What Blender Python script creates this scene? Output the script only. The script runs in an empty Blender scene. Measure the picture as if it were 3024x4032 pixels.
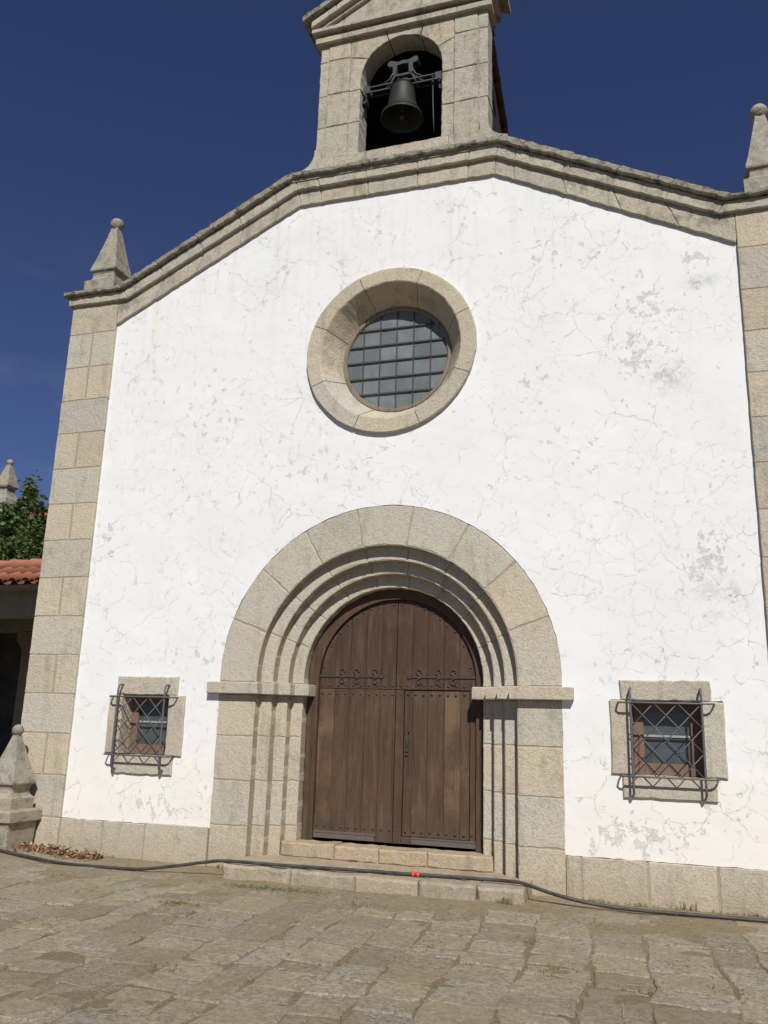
import bpy, bmesh, math, random
from mathutils import Vector, Matrix, noise
random.seed(7)
S = bpy.context.scene
R = math.radians
PI = math.pi
# ------------------------------------------------------------------ camera
cam = bpy.data.cameras.new('camera')
camo = bpy.data.objects.new('camera', cam)
S.collection.objects.link(camo)
cam.sensor_fit = 'VERTICAL'; cam.sensor_height = 36.0
cam.lens = 3349.89 / 4032 * 36
cam.clip_start = 0.1; cam.clip_end = 2000
rt = Vector((0.9511014, 0.30754421, 0.02868262)); up = Vector((0.04721171, -0.2365157, 0.97047997)); fw = Vector((-0.30524939, 0.9216707, 0.2394701))
m = Matrix.Identity(4)
for i in range(3):
    m[i][0] = rt[i]; m[i][1] = up[i]; m[i][2] = -fw[i]
m[0][3], m[1][3], m[2][3] = 3.32027, -10.06828, 1.35464
camo.matrix_world = m
S.camera = camo
# ------------------------------------------------------------------ light
SUN = Vector((0.42, -1.0, 1.0)).normalized()
elev = math.asin(SUN.z); azim = math.atan2(SUN.x, SUN.y)
w = bpy.data.worlds.new('World'); S.world = w; w.use_nodes = True
wn = w.node_tree; wn.nodes.clear()
wo = wn.nodes.new('ShaderNodeOutputWorld'); bg = wn.nodes.new('ShaderNodeBackground')
sky = wn.nodes.new('ShaderNodeTexSky'); sky.sky_type = 'NISHITA'; sky.sun_disc = False
sky.sun_elevation = elev; sky.sun_rotation = azim
sky.altitude = 1000; sky.air_density = 1.0; sky.dust_density = 0.2; sky.ozone_density = 4.0
bg.inputs['Strength'].default_value = 0.053
tint = wn.nodes.new('ShaderNodeMix'); tint.data_type = 'RGBA'; tint.blend_type = 'MULTIPLY'; tint.inputs[0].default_value = 1
tint.inputs[7].default_value = (0.82, 0.77, 1.05, 1)
wtc = wn.nodes.new('ShaderNodeTexCoord'); wmp = wn.nodes.new('ShaderNodeMapping'); wmp.inputs['Scale'].default_value = (1, 1, 2.2)
wno = wn.nodes.new('ShaderNodeTexNoise'); wno.inputs['Scale'].default_value = 5.5; wno.inputs['Detail'].default_value = 6; wno.inputs['Roughness'].default_value = .55; wno.inputs['Distortion'].default_value = .4
wmr = wn.nodes.new('ShaderNodeMapRange'); wmr.inputs[1].default_value = .50; wmr.inputs[2].default_value = .74; wmr.inputs[3].default_value = 0; wmr.inputs[4].default_value = .22
cl = wn.nodes.new('ShaderNodeMix'); cl.data_type = 'RGBA'; cl.inputs[7].default_value = (5.5, 6.2, 7.2, 1)
wn.links.new(wtc.outputs['Generated'], wmp.inputs[0]); wn.links.new(wmp.outputs[0], wno.inputs['Vector']); wn.links.new(wno.outputs['Fac'], wmr.inputs[0])
wn.links.new(sky.outputs[0], tint.inputs[6]); wn.links.new(tint.outputs[2], cl.inputs[6]); wsp = wn.nodes.new('ShaderNodeSeparateXYZ'); wlo = wn.nodes.new('ShaderNodeMapRange'); wlo.inputs[1].default_value = .52; wlo.inputs[2].default_value = .25
wml = wn.nodes.new('ShaderNodeMath'); wml.operation = 'MULTIPLY'
wn.links.new(wtc.outputs['Generated'], wsp.inputs[0]); wn.links.new(wsp.outputs[2], wlo.inputs[0]); wn.links.new(wlo.outputs[0], wml.inputs[0]); wn.links.new(wmr.outputs[0], wml.inputs[1]); wn.links.new(wml.outputs[0], cl.inputs[0])
wn.links.new(cl.outputs[2], bg.inputs['Color']); wn.links.new(bg.outputs[0], wo.inputs['Surface'])
sl = bpy.data.lights.new('sun', 'SUN'); sl.energy = 5.0; sl.angle = R(0.5); sl.color = (1.0, 0.955, 0.88)
so = bpy.data.objects.new('sun', sl); S.collection.objects.link(so)
so.rotation_euler = SUN.to_track_quat('Z', 'Y').to_euler(); so.location = (6, -14, 14)
S.view_settings.view_transform = 'Standard'; S.view_settings.look = 'None'
S.view_settings.gamma = 1; S.view_settings.use_curve_mapping = False
S.view_settings.exposure = -0.08

# ------------------------------------------------------------------ helpers
def tag(o, label=None, cat=None, group=None, kind=None):
    if label: o['label'] = label
    if cat: o['category'] = cat
    if group: o['group'] = group
    if kind: o['kind'] = kind
    return o

def link(o, parent=None):
    S.collection.objects.link(o)
    if parent: o.parent = parent
    return o

def empty(name, loc=(0, 0, 0)):
    o = bpy.data.objects.new(name, None); o.location = loc; o.empty_display_size = .2
    return link(o)

def new_bm():
    bm = bmesh.new()
    bm.loops.layers.float_color.new('tint')
    return bm

def obj(name, bm, mats, parent=None, smooth=False, recalc=True):
    if recalc: bmesh.ops.recalc_face_normals(bm, faces=bm.faces[:])
    me = bpy.data.meshes.new(name); bm.to_mesh(me); bm.free()
    if not isinstance(mats, (list, tuple)): mats = [mats]
    for mm in mats: me.materials.append(mm)
    if smooth:
        for p in me.polygons: p.use_smooth = True
    o = bpy.data.objects.new(name, me)
    link(o, parent)
    if parent is not None:      # meshes are written in world space
        l = parent
        off = Vector((0, 0, 0))
        while l is not None: off += l.location; l = l.parent
        if off.length > 0: me.transform(Matrix.Translation(-off))
    return o

def setcol(bm, faces, t):
    l = bm.loops.layers.float_color.active
    for f in faces:
        for lp in f.loops: lp[l] = t

def rt_(b=.12, warm=None):
    return (1 + random.uniform(-b, b), random.random() ** 1.5 if warm is None else warm + random.uniform(-.12, .12), random.random(), 1)

def inset(pts, d):
    n = len(pts); out = []
    a = sum(pts[i][0] * pts[(i + 1) % n][1] - pts[(i + 1) % n][0] * pts[i][1] for i in range(n))
    s = 1 if a > 0 else -1
    for i in range(n):
        p0, p1, p2 = Vector(pts[i - 1]), Vector(pts[i]), Vector(pts[(i + 1) % n])
        e1 = (p1 - p0); e2 = (p2 - p1)
        if e1.length < 1e-9 or e2.length < 1e-9: out.append(tuple(p1)); continue
        e1.normalize(); e2.normalize()
        n1 = Vector((-e1.y, e1.x)) * s; n2 = Vector((-e2.y, e2.x)) * s
        k = n1 + n2
        dd = max(k.length_squared, .35)
        out.append(tuple(p1 + k * (2 * d / dd)))
    return out

def block(bm, pts, y0, y1, tint, gap=.005, ch=.008, jit=.003, mat=0, step=.09, xf=None):
    """a dressed stone: polygon pts in the (x, z) plane, front face at y0, back at y1, worn chamfered arris"""
    A = inset(pts, gap); B = inset(pts, gap + ch)
    n = len(A); ra, rb = [], []
    for i in range(n):
        a0, a1 = Vector(A[i]), Vector(A[(i + 1) % n]); b0, b1 = Vector(B[i]), Vector(B[(i + 1) % n])
        k = max(1, int((a1 - a0).length / step))
        for j in range(k):
            t = j / k
            dv = Vector((random.uniform(-jit, jit), random.uniform(-jit, jit)))
            if j == 0: dv *= 1.3
            ra.append(a0.lerp(a1, t) + dv); rb.append(b0.lerp(b1, t) + dv * 1.2 + Vector((random.uniform(-jit, jit), random.uniform(-jit, jit))) * .5)
    def V(p, y):
        v = (p.x, y, p.y)
        return bm.verts.new(xf(v) if xf else v)
    vb = [V(p, y0) for p in rb]; va = [V(p, y0 + ch) for p in ra]; vc = [V(p, y1) for p in ra]
    fs = [bm.faces.new(vb), bm.faces.new(vc[::-1])]
    N = len(va)
    for i in range(N):
        j = (i + 1) % N
        fs.append(bm.faces.new((vb[i], va[i], va[j], vb[j])))
        fs.append(bm.faces.new((va[i], vc[i], vc[j], va[j])))
    for f in fs: f.material_index = mat
    setcol(bm, fs, tint)
    return fs

def rect(x0, x1, z0, z1): return [(x0, z0), (x1, z0), (x1, z1), (x0, z1)]

def boxm(bm, x0, x1, y0, y1, z0, z1, tint=(1, 0, .5, 1), mat=0, bev=0):
    vs = [bm.verts.new((x, y, z)) for x in (x0, x1) for y in (y0, y1) for z in (z0, z1)]
    F = [(0, 1, 3, 2), (4, 6, 7, 5), (0, 4, 5, 1), (2, 3, 7, 6), (0, 2, 6, 4), (1, 5, 7, 3)]
    fs = [bm.faces.new([vs[i] for i in f]) for f in F]
    for f in fs: f.material_index = mat
    setcol(bm, fs, tint)
    if bev:
        es = list({e for f in fs for e in f.edges})
        r = bmesh.ops.bevel(bm, geom=es, offset=bev, segments=1, affect='EDGES')
        for f in r['faces']: f.material_index = mat
        setcol(bm, r['faces'], tint)
    return fs

def prism(bm, pts, y0, y1, tint=(1, 0, .5, 1), mat=0):
    a = [bm.verts.new((p[0], y0, p[1])) for p in pts]; b = [bm.verts.new((p[0], y1, p[1])) for p in pts]
    fs = [bm.faces.new(a), bm.faces.new(b[::-1])]
    for i in range(len(a)):
        j = (i + 1) % len(a); fs.append(bm.faces.new((a[i], b[i], b[j], a[j])))
    for f in fs: f.material_index = mat
    setcol(bm, fs, tint); return fs

def tube(bm, path, r, seg=8, flat=None, tint=(1, 0, .5, 1), cap=True, rs=None):
    """tube along path; flat=(axis vector, factor) squashes the section"""
    P = [Vector(p) for p in path]; rings = []
    prev = None
    for i, p in enumerate(P):
        d = (P[min(i + 1, len(P) - 1)] - P[max(i - 1, 0)]).normalized()
        if prev is None:
            a = Vector((0, 0, 1)) if abs(d.z) < .9 else Vector((0, 1, 0))
            u = d.cross(a).normalized()
        else:
            u = (prev - d * prev.dot(d)).normalized()
        prev = u; v = d.cross(u)
        rr = rs[i] if rs else r
        ring = []
        for k in range(seg):
            o = (u * math.cos(2 * PI * k / seg) + v * math.sin(2 * PI * k / seg)) * rr
            if flat: o = o - flat[0] * (o.dot(flat[0]) * (1 - flat[1]))
            ring.append(bm.verts.new(p + o))
        rings.append(ring)
    fs = []
    for a, b in zip(rings, rings[1:]):
        for k in range(seg):
            fs.append(bm.faces.new((a[k], a[(k + 1) % seg], b[(k + 1) % seg], b[k])))
    if cap: fs.append(bm.faces.new(rings[0][::-1])); fs.append(bm.faces.new(rings[-1]))
    setcol(bm, fs, tint)
    for f in fs: f.smooth = True
    return fs

def lathe(bm, prof, c=(0, 0, 0), seg=32, tint=(1, 0, .5, 1)):
    rings = []
    for r, z in prof:
        rings.append([bm.verts.new((c[0] + r * math.cos(2 * PI * k / seg), c[1] + r * math.sin(2 * PI * k / seg), c[2] + z)) for k in range(seg)])
    fs = []
    for a, b in zip(rings, rings[1:]):
        for k in range(seg): fs.append(bm.faces.new((a[k], a[(k + 1) % seg], b[(k + 1) % seg], b[k])))
    setcol(bm, fs, tint)
    for f in fs: f.smooth = True
    return fs

def arcpts(cx, cz, r, a0, a1, n):
    return [(cx + r * math.cos(a0 + (a1 - a0) * i / n), cz + r * math.sin(a0 + (a1 - a0) * i / n)) for i in range(n + 1)]

# ------------------------------------------------------------------ materials
class NT:
    def __init__(s, name):
        s.m = bpy.data.materials.new(name); s.m.use_nodes = True; s.t = s.m.node_tree
        s.t.nodes.clear()
        s.out = s.t.nodes.new('ShaderNodeOutputMaterial'); s.b = s.t.nodes.new('ShaderNodeBsdfPrincipled')
        s.t.links.new(s.b.outputs[0], s.out.inputs['Surface'])
        tc = s.t.nodes.new('ShaderNodeNewGeometry'); s.co = tc.outputs['Position']
    def L(s, a, b): s.t.links.new(a, b)
    def set(s, sock, v):
        if hasattr(v, 'links') or isinstance(v, bpy.types.NodeSocket): s.L(v, sock)
        else: sock.default_value = v
    def noise(s, scale, detail=4, rough=.6, co=None, dist=0, out='Fac'):
        n = s.t.nodes.new('ShaderNodeTexNoise'); n.inputs['Scale'].default_value = scale; n.inputs['Detail'].default_value = detail
        n.inputs['Roughness'].default_value = rough; n.inputs['Distortion'].default_value = dist
        s.L(co or s.co, n.inputs['Vector']); return n.outputs[out]
    def voro(s, scale, feat='F1', co=None, out='Distance', rnd=1):
        n = s.t.nodes.new('ShaderNodeTexVoronoi'); n.feature = feat; n.inputs['Scale'].default_value = scale
        n.inputs['Randomness'].default_value = rnd
        s.L(co or s.co, n.inputs['Vector']); return n.outputs[out]
    def map(s, v, a, b, c=0, d=1, smooth=False):
        n = s.t.nodes.new('ShaderNodeMapRange'); s.L(v, n.inputs[0])
        for i, x in enumerate((a, b, c, d)): s.set(n.inputs[i + 1], x)
        if smooth: n.interpolation_type = 'SMOOTHSTEP'
        return n.outputs[0]
    def math(s, op, a, b=0, c=None):
        n = s.t.nodes.new('ShaderNodeMath'); n.operation = op; s.set(n.inputs[0], a); s.set(n.inputs[1], b)
        if c is not None: s.set(n.inputs[2], c)
        return n.outputs[0]
    def mix(s, f, a, b, mode='MIX'):
        n = s.t.nodes.new('ShaderNodeMix'); n.data_type = 'RGBA'; n.blend_type = mode
        s.set(n.inputs[0], f)
        for k, v in ((6, a), (7, b)):
            if isinstance(v, (tuple, list)) and len(v) == 3: v = (*v, 1)
            s.set(n.inputs[k], v)
        return n.outputs[2]
    def attr(s, name='tint'):
        n = s.t.nodes.new('ShaderNodeAttribute'); n.attribute_name = name
        sp = s.t.nodes.new('ShaderNodeSeparateColor'); s.L(n.outputs['Color'], sp.inputs[0])
        return sp.outputs[0], sp.outputs[1], sp.outputs[2], n.outputs['Color']
    def xyz(s, co=None):
        n = s.t.nodes.new('ShaderNodeSeparateXYZ'); s.L(co or s.co, n.inputs[0]); return n.outputs
    def comb(s, x, y, z):
        n = s.t.nodes.new('ShaderNodeCombineXYZ'); s.set(n.inputs[0], x); s.set(n.inputs[1], y); s.set(n.inputs[2], z); return n.outputs[0]
    def vadd(s, a, b, op='ADD'):
        n = s.t.nodes.new('ShaderNodeVectorMath'); n.operation = op; s.set(n.inputs[0], a); s.set(n.inputs[1], b); return n.outputs[0]
    def vscale(s, a, k):
        n = s.t.nodes.new('ShaderNodeVectorMath'); n.operation = 'SCALE'; s.L(a, n.inputs[0]); n.inputs['Scale'].default_value = k; return n.outputs[0]
    def bump(s, h, dist, strength=1, prev=None):
        n = s.t.nodes.new('ShaderNodeBump'); n.inputs['Distance'].default_value = dist; n.inputs['Strength'].default_value = strength
        s.L(h, n.inputs['Height'])
        if prev: s.L(prev, n.inputs['Normal'])
        return n.outputs[0]
    def fin(s, col, rough=.85, nrm=None, metal=0, spec=.3):
        if isinstance(col, tuple) and len(col) == 3: col = (*col, 1)
        s.set(s.b.inputs['Base Color'], col); s.set(s.b.inputs['Roughness'], rough)
        s.set(s.b.inputs['Metallic'], metal); s.b.inputs['Specular IOR Level'].default_value = spec
        if nrm: s.L(nrm, s.b.inputs['Normal'])
        return s.m

def stone_mat(name, grey=(.49, .47, .40), warm=(.555, .47, .335), lichen=0.0, bumpk=1.0, soil=False, dusty=False, stain=.32):
    n = NT(name)
    br, wm, rnd, _ = n.attr()
    off = n.comb(n.math('MULTIPLY', rnd, 37.0), n.math('MULTIPLY', rnd, 11.0), n.math('MULTIPLY', rnd, 23.0))
    co = n.vadd(n.co, off)
    big = n.noise(2.6, 4, .6, co); mid = n.noise(11, 5, .65, co); fine = n.noise(55, 4, .7, co); grain = n.noise(140, 2, .6, co)
    c = n.mix(n.math('ADD', n.math('MULTIPLY', wm, .9), n.map(big, .42, .7, 0, .35)), grey, warm)
    c = n.mix(n.map(mid, .40, .7, 0, .4), c, (.54, .51, .43))
    med = n.noise(30, 4, .7, co)
    c = n.mix(n.map(med, .54, .66, 0, .38), c, (.29, .26, .20))
    c = n.mix(n.map(med, .44, .32, 0, .40), c, (.58, .55, .475))
    c = n.mix(n.map(n.noise(1.6, 6, .7, n.vadd(co, (5, 5, 5))), .56, .70, 0, .35), c, (.235, .215, .165))
    c = n.mix(n.map(fine, .50, .66, 0, .45), c, (.20, .18, .14))
    c = n.mix(n.map(grain, .60, .72, 0, .6), c, (.10, .095, .085))
    c = n.mix(n.map(grain, .40, .28, 0, .5), c, (.58, .56, .50))
    x, y, z = n.xyz()
    if soil:   # dirt splashed on the lowest courses
        low = n.map(n.math('ADD', z, n.math('MULTIPLY', mid, .22)), .02, -.34, 0, .45)
        c = n.mix(low, c, (.36, .27, .165))
    run = n.noise(1.0, 6, .68, n.comb(n.math('MULTIPLY', x, 5.0), n.math('MULTIPLY', y, 2.0), n.math('MULTIPLY', z, 1.1)))
    c = n.mix(n.map(run, .54, .66, 0, stain), c, (.19, .175, .14))
    wr = n.noise(1.4, 7, .75, n.vadd(n.co, (9, 1, 4)))
    c = n.mix(n.map(wr, .58, .64, 0, stain * .9), c, (.14, .13, .11))
    if dusty:
        e1 = n.noise(22, 6, .78, co); e2 = n.noise(70, 4, .8, co)
        c = n.mix(n.map(e1, .50, .60, 0, .75), c, (.18, .16, .12)); c = n.mix(n.map(e1, .46, .38, 0, .6), c, (.54, .50, .41))
        c = n.mix(n.map(e2, .54, .66, 0, .6), c, (.12, .105, .08)); c = n.mix(n.map(e2, .42, .33, 0, .6), c, (.52, .49, .42))
        d1 = n.noise(1.7, 7, .72, n.co); d2 = n.noise(9, 6, .75, n.co)
        c = n.mix(n.map(d1, .44, .60, 0, .6), c, (.36, .29, .185))
        c = n.mix(n.map(d2, .52, .66, 0, .5), c, (.25, .20, .13))
    if lichen > 0:
        li = n.noise(7, 8, .75, n.co); li2 = n.noise(17, 6, .7, n.co)
        c = n.mix(n.map(li, .50, .60, 0, lichen), c, (.095, .092, .08))
        c = n.mix(n.map(li2, .56, .64, 0, lichen * .8), c, (.42, .43, .38))
    cm = n.mix(1.0, c, n.comb(br, br, br), 'MULTIPLY')
    h = n.math('ADD', n.math('MULTIPLY', fine, .7), n.math('ADD', n.math('MULTIPLY', mid, .9), n.math('MULTIPLY', med, .75)))
    nb = n.bump(h, .013 * bumpk, 1.0)
    nb = n.bump(grain, .0035 * bumpk, 1.0, nb)
    return n.fin(cm, .92, nb, spec=.2)

M_stone = stone_mat('granite', soil=True)
M_high = stone_mat('high_granite', (.46, .435, .365), (.53, .45, .325), lichen=.24, stain=.6)
M_lich = stone_mat('lichened_granite', (.27, .26, .215), (.33, .28, .19), lichen=.95)
M_fini = stone_mat('weathered_granite', (.30, .285, .24), (.40, .335, .23), lichen=.45)
M_flag = stone_mat('flagstone', (.43, .385, .295), (.46, .37, .235), lichen=.10, bumpk=2.2, dusty=True)
M_step = stone_mat('step_stone', (.35, .305, .225), (.47, .35, .215), bumpk=1.1)

def mk_mortar():
    n = NT('mortar'); f = n.noise(40, 5, .7); g = n.noise(4, 3)
    c = n.mix(n.map(f, .35, .7), (.34, .30, .23), (.42, .375, .29)); c = n.mix(n.map(g, .4, .65, 0, .45), c, (.25, .22, .165))
    return n.fin(c, .95, n.bump(f, .010), spec=.1)
M_mortar = mk_mortar()

def mk_plaster():
    n = NT('whitewashed_plaster')
    x, y, z = n.xyz()
    warp = n.vadd(n.noise(3.0, 5, .65, out='Color'), (-.5, -.5, -.5)); co = n.vadd(n.co, n.vscale(warp, .38))
    warp2 = n.vadd(n.noise(14.0, 3, .6, out='Color'), (-.5, -.5, -.5)); co2 = n.vadd(co, n.vscale(warp2, .05))
    # flatten to the wall plane
    cx, cy, cz = n.xyz(co2); flat = n.comb(cx, 0, cz)
    vE = n.voro(1.9, 'DISTANCE_TO_EDGE', flat); vE2 = n.voro(4.2, 'DISTANCE_TO_EDGE', n.vadd(flat, (7.3, 0, 2.1)))
    m1 = n.map(n.noise(.85, 4, .65), .45, .54); m2 = n.map(n.noise(1.5, 3, .6, n.vadd(n.co, (3, 9, 4))), .47, .55)
    brk = n.map(n.noise(9, 3, .6), .40, .52)
    wv = n.map(n.noise(2.3, 4, .65, n.vadd(n.co, (1, 7, 2))), .35, .68, .0022, .0135)
    c1 = n.math('MULTIPLY', n.map(vE, .0, wv, 1, 0), n.math('MULTIPLY', m1, brk)); c2 = n.math('MULTIPLY', n.map(vE2, .0, .010, 1, 0), n.math('MULTIPLY', m2, brk))
    crack = n.math('MAXIMUM', c1, n.math('MULTIPLY', c2, .6))
    # where the coat has flaked: patches at their own places on the wall
    def blob(bx, bz, rx, rz, k):
        dx = n.math('DIVIDE', n.math('SUBTRACT', x, bx), rx); dz = n.math('DIVIDE', n.math('SUBTRACT', z, bz), rz)
        d = n.math('SQRT', n.math('ADD', n.math('MULTIPLY', dx, dx), n.math('MULTIPLY', dz, dz)))
        return n.map(d, 0, 1, k, 0, True)
    tot = None
    for b in [(3.3, 6.45, .95, .5, .105), (3.2, 5.75, .6, .6, .13), (3.85, 3.2, .55, .55, .15), (2.95, .24, .95, .34, .15), (3.9, .5, .7, .6, .07), (-3.0, .24, .8, .26, .12),
              (-2.6, 2.1, .8, .4, .08), (-2.5, 5.6, .8, 1.2, .07), (1.9, 5.5, .45, .6, .085), (-.9, 6.9, .7, .5, .08), (2.3, 7.4, .9, .5, .07), (.9, 8.2, .8, .35, .06),
              (-.9, 4.6, 1.2, .8, .06), (3.9, 7.0, .35, .35, .10), (-4.15, 3.9, .3, .8, .09), (2.4, 4.7, .8, .6, .06), (-3.7, 6.6, .6, .5, .06), (1.6, 3.9, .8, .5, .04)]:
        q = blob(*b); tot = q if tot is None else n.math('MAXIMUM', tot, q)
    pn = n.noise(7.5, 9, .68, n.vadd(n.co, n.vscale(warp2, .12)))
    pv = n.math('ADD', pn, tot)
    flake = n.map(pv, .645, .655); flake2 = n.map(pv, .70, .715); edge = n.math('SUBTRACT', flake, n.map(pv, .657, .667))
    spk = n.math('MULTIPLY', n.map(n.voro(9, 'F1', n.vadd(n.co, n.vscale(warp2, .2))), .07, .05), n.map(n.math('ADD', n.noise(2.2, 3), tot), .56, .64))
    base = n.mix(n.map(n.noise(1.3, 4), .35, .7), (.765, .775, .775), (.73, .745, .745))
    base = n.mix(n.map(n.noise(5, 6, .7), .55, .75, 0, .3), base, (.66, .67, .67))
    base = n.mix(n.map(n.noise(.7, 5, .6, n.vadd(n.co, (4, 4, 1))), .50, .62, 0, .4), base, (.69, .70, .695))
    wz = n.math('ADD', z, n.math('MULTIPLY', n.noise(1.5, 3), 1.2))
    base = n.mix(n.map(wz, 2.3, .2, 0, .75), base, (.775, .73, .635))
    # yellowish runs below the coping corner, grey bloom along the right edge and round the worst patch
    run = n.math('MULTIPLY', n.map(n.math('ABSOLUTE', n.math('SUBTRACT', x, -3.72)), .02, .10, 1, 0), n.map(z, 6.3, 7.3))
    base = n.mix(n.math('MULTIPLY', run, .35), base, (.70, .62, .45))
    stk = n.noise(1.0, 5, .6, n.comb(n.math('MULTIPLY', x, 7.0), 0, n.math('MULTIPLY', z, .45)))
    base = n.mix(n.math('MULTIPLY', n.map(stk, .52, .70, 0, .30), n.map(z, 5.2, 8.4)), base, (.52, .53, .51))
    pit = n.math('MULTIPLY', n.map(n.noise(38, 3, .6), .66, .72), n.map(n.noise(2.6, 4, .6, n.vadd(n.co, (2, 2, 2))), .48, .62))
    base = n.mix(n.math('MULTIPLY', pit, .5), base, (.45, .45, .43))
    cloud = n.noise(3.2, 7, .7)
    bl = n.math('MAXIMUM', blob(3.5, 5.5, .42, .36, 1.0), n.math('MAXIMUM', blob(4.0, 2.8, .42, .40, .8), blob(3.95, 6.67, .32, .16, .9)))
    cloud = n.math('ADD', n.math('MULTIPLY', cloud, .45), n.math('MULTIPLY', n.noise(13, 7, .75, n.vadd(n.co, n.vscale(warp2, .3))), .55))
    base = n.mix(n.math('MULTIPLY', bl, n.map(cloud, .47, .57)), base, (.42, .43, .42))
    col = n.mix(n.math('MULTIPLY', flake, .62), base, (.56, .55, .535))
    col = n.mix(n.math('MULTIPLY', flake2, .5), col, (.46, .43, .38))
    col = n.mix(n.math('MULTIPLY', edge, .4), col, (.30, .30, .29))
    col = n.mix(n.math('MULTIPLY', crack, .46), col, (.27, .27, .26))
    col = n.mix(n.math('MULTIPLY', spk, .7), col, (.22, .23, .21))
    h = n.math('SUBTRACT', n.math('MULTIPLY', n.noise(1.6, 2), .9), n.math('ADD', n.math('MULTIPLY', flake, .10), n.math('MULTIPLY', crack, .18)))
    h = n.math('ADD', h, n.math('MULTIPLY', n.noise(28, 5, .6), .05))
    return n.fin(col, .8, n.bump(h, .022, .9), spec=.25)
M_plaster = mk_plaster()

def mk_wood(name, c1, c2, grey=0):
    n = NT(name); br, wm, rnd, _ = n.attr()
    x, y, z = n.xyz()
    off = n.math('MULTIPLY', rnd, 31.0)
    co = n.comb(n.math('MULTIPLY', x, 26.0), n.math('ADD', y, off), n.math('MULTIPLY', z, 1.3))
    g = n.noise(2.2, 6, .65, co, .6); g2 = n.noise(7, 4, .7, co); b = n.noise(2.0, 5, .65, n.vadd(n.co, n.comb(off, off, off)))
    c = n.mix(n.map(g, .3, .7), c1, c2)
    c = n.mix(n.map(b, .52, .76, 0, .5), c, (.125, .085, .058))
    c = n.mix(n.map(g2, .58, .72, 0, .5), c, (.018, .012, .009))
    c = n.mix(n.math('MULTIPLY', wm, n.map(b, .38, .66)), c, (.165, .105, .060))
    st = n.noise(1.6, 5, .7, n.comb(n.math('MULTIPLY', x, 9.0), off, n.math('MULTIPLY', z, .9)))
    c = n.mix(n.map(st, .54, .70, 0, .7), c, (.125, .088, .060)); c = n.mix(n.map(st, .46, .34, 0, .6), c, (.034, .021, .015))
    foot = n.map(n.math('ADD', z, n.math('MULTIPLY', b, 1.6)), 1.1, .5)
    c = n.mix(n.math('MULTIPLY', foot, .35), c, (.105, .078, .055))
    scr = n.math('MULTIPLY', n.map(n.noise(6, 7, .8, n.vadd(n.co, n.comb(off, 0, 0)), 1.2), .60, .66), n.map(b, .50, .60))
    c = n.mix(n.math('MULTIPLY', scr, .6), c, (.19, .145, .11))
    if grey: c = n.mix(grey, c, (.13, .12, .11))
    fleck = n.math('MULTIPLY', n.map(n.noise(24, 3, .6, n.comb(n.math('MULTIPLY', x, 3), off, n.math('MULTIPLY', z, .6))), .70, .74), n.map(b, .5, .6))
    c = n.mix(fleck, c, (.33, .28, .23))
    c = n.mix(1.0, c, n.comb(br, br, br), 'MULTIPLY')
    return n.fin(c, .62, n.bump(n.math('ADD', g, n.math('MULTIPLY', g2, .5)), .003), spec=.3)
M_wood = mk_wood('weathered_door_wood', (.060, .035, .021), (.088, .054, .033))
M_woodup = mk_wood('dark_door_wood', (.056, .030, .019), (.074, .042, .027))
M_woodgrey = mk_wood('greyed_wood', (.085, .065, .050), (.12, .098, .08), grey=.5)
M_woodred = mk_wood('red_brown_window_wood', (.165, .105, .078), (.20, .13, .096))
M_woodfr = mk_wood('round_window_wood', (.20, .155, .115), (.25, .20, .15))

def mk_plain(name, col, col2=None, rough=.6, metal=0, sc=20, bump=.002, spec=.4):
    n = NT(name); f = n.noise(sc, 5, .65)
    c = n.mix(n.map(f, .35, .68), col, col2 or tuple(v * .7 for v in col))
    return n.fin(c, rough, n.bump(f, bump), metal, spec)
M_iron = mk_plain('dark_iron', (.075, .066, .058), (.052, .044, .038), .5, .2, 60)
M_grille = mk_plain('grey_painted_iron', (.13, .135, .14), (.09, .09, .09), .5, .1, 60)
M_bar = mk_plain('pale_metal_bar', (.5, .5, .5), (.3, .3, .3), .35, .3, 60)
M_bronze = mk_plain('old_bronze', (.026, .028, .024), (.018, .02, .017), .6, .1, 14)
M_yoke = mk_plain('galvanised_steel', (.06, .06, .066), (.04, .04, .045), .55, .1, 20)
M_rubber = mk_plain('black_rubber', (.024, .024, .025), (.075, .068, .056), .55, 0, 7, .001)
M_red = mk_plain('orange_red_plastic', (.75, .07, .025), (.62, .06, .02), .4, 0, 30, .0005)
M_dark = mk_plain('near_black', (.014, .014, .016), (.022, .021, .022), .9, 0, 6)  # near-black colour for chamber walls, porch slabs and roof boarding
M_shade = mk_plain('old_grey_render', (.23, .21, .17), (.17, .155, .125), .9, 0, 4, .004)
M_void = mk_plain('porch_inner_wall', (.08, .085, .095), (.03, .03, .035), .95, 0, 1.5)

def mk_glass(name, col, rough, speck=.3, spec=.5):
    n = NT(name); br, wm, rnd, _ = n.attr()
    f = n.noise(5, 6, .7); g = n.noise(120, 2, .6)
    c = n.mix(n.map(f, .35, .7), col, tuple(v * 1.35 for v in col))
    c = n.mix(n.math('MULTIPLY', n.map(g, .66, .74), n.map(f, .5, .62, 0, speck)), c, (.6, .62, .62))
    c = n.mix(1.0, c, n.comb(br, br, br), 'MULTIPLY')
    return n.fin(c, rough, n.bump(n.noise(70, 2), .001), spec=spec)
M_frost = mk_glass('dusty_frosted_glass', (.115, .135, .14), .42, .9)
M_pane = mk_glass('dark_window_glass', (.055, .068, .07), .12, .5, .8)

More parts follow.
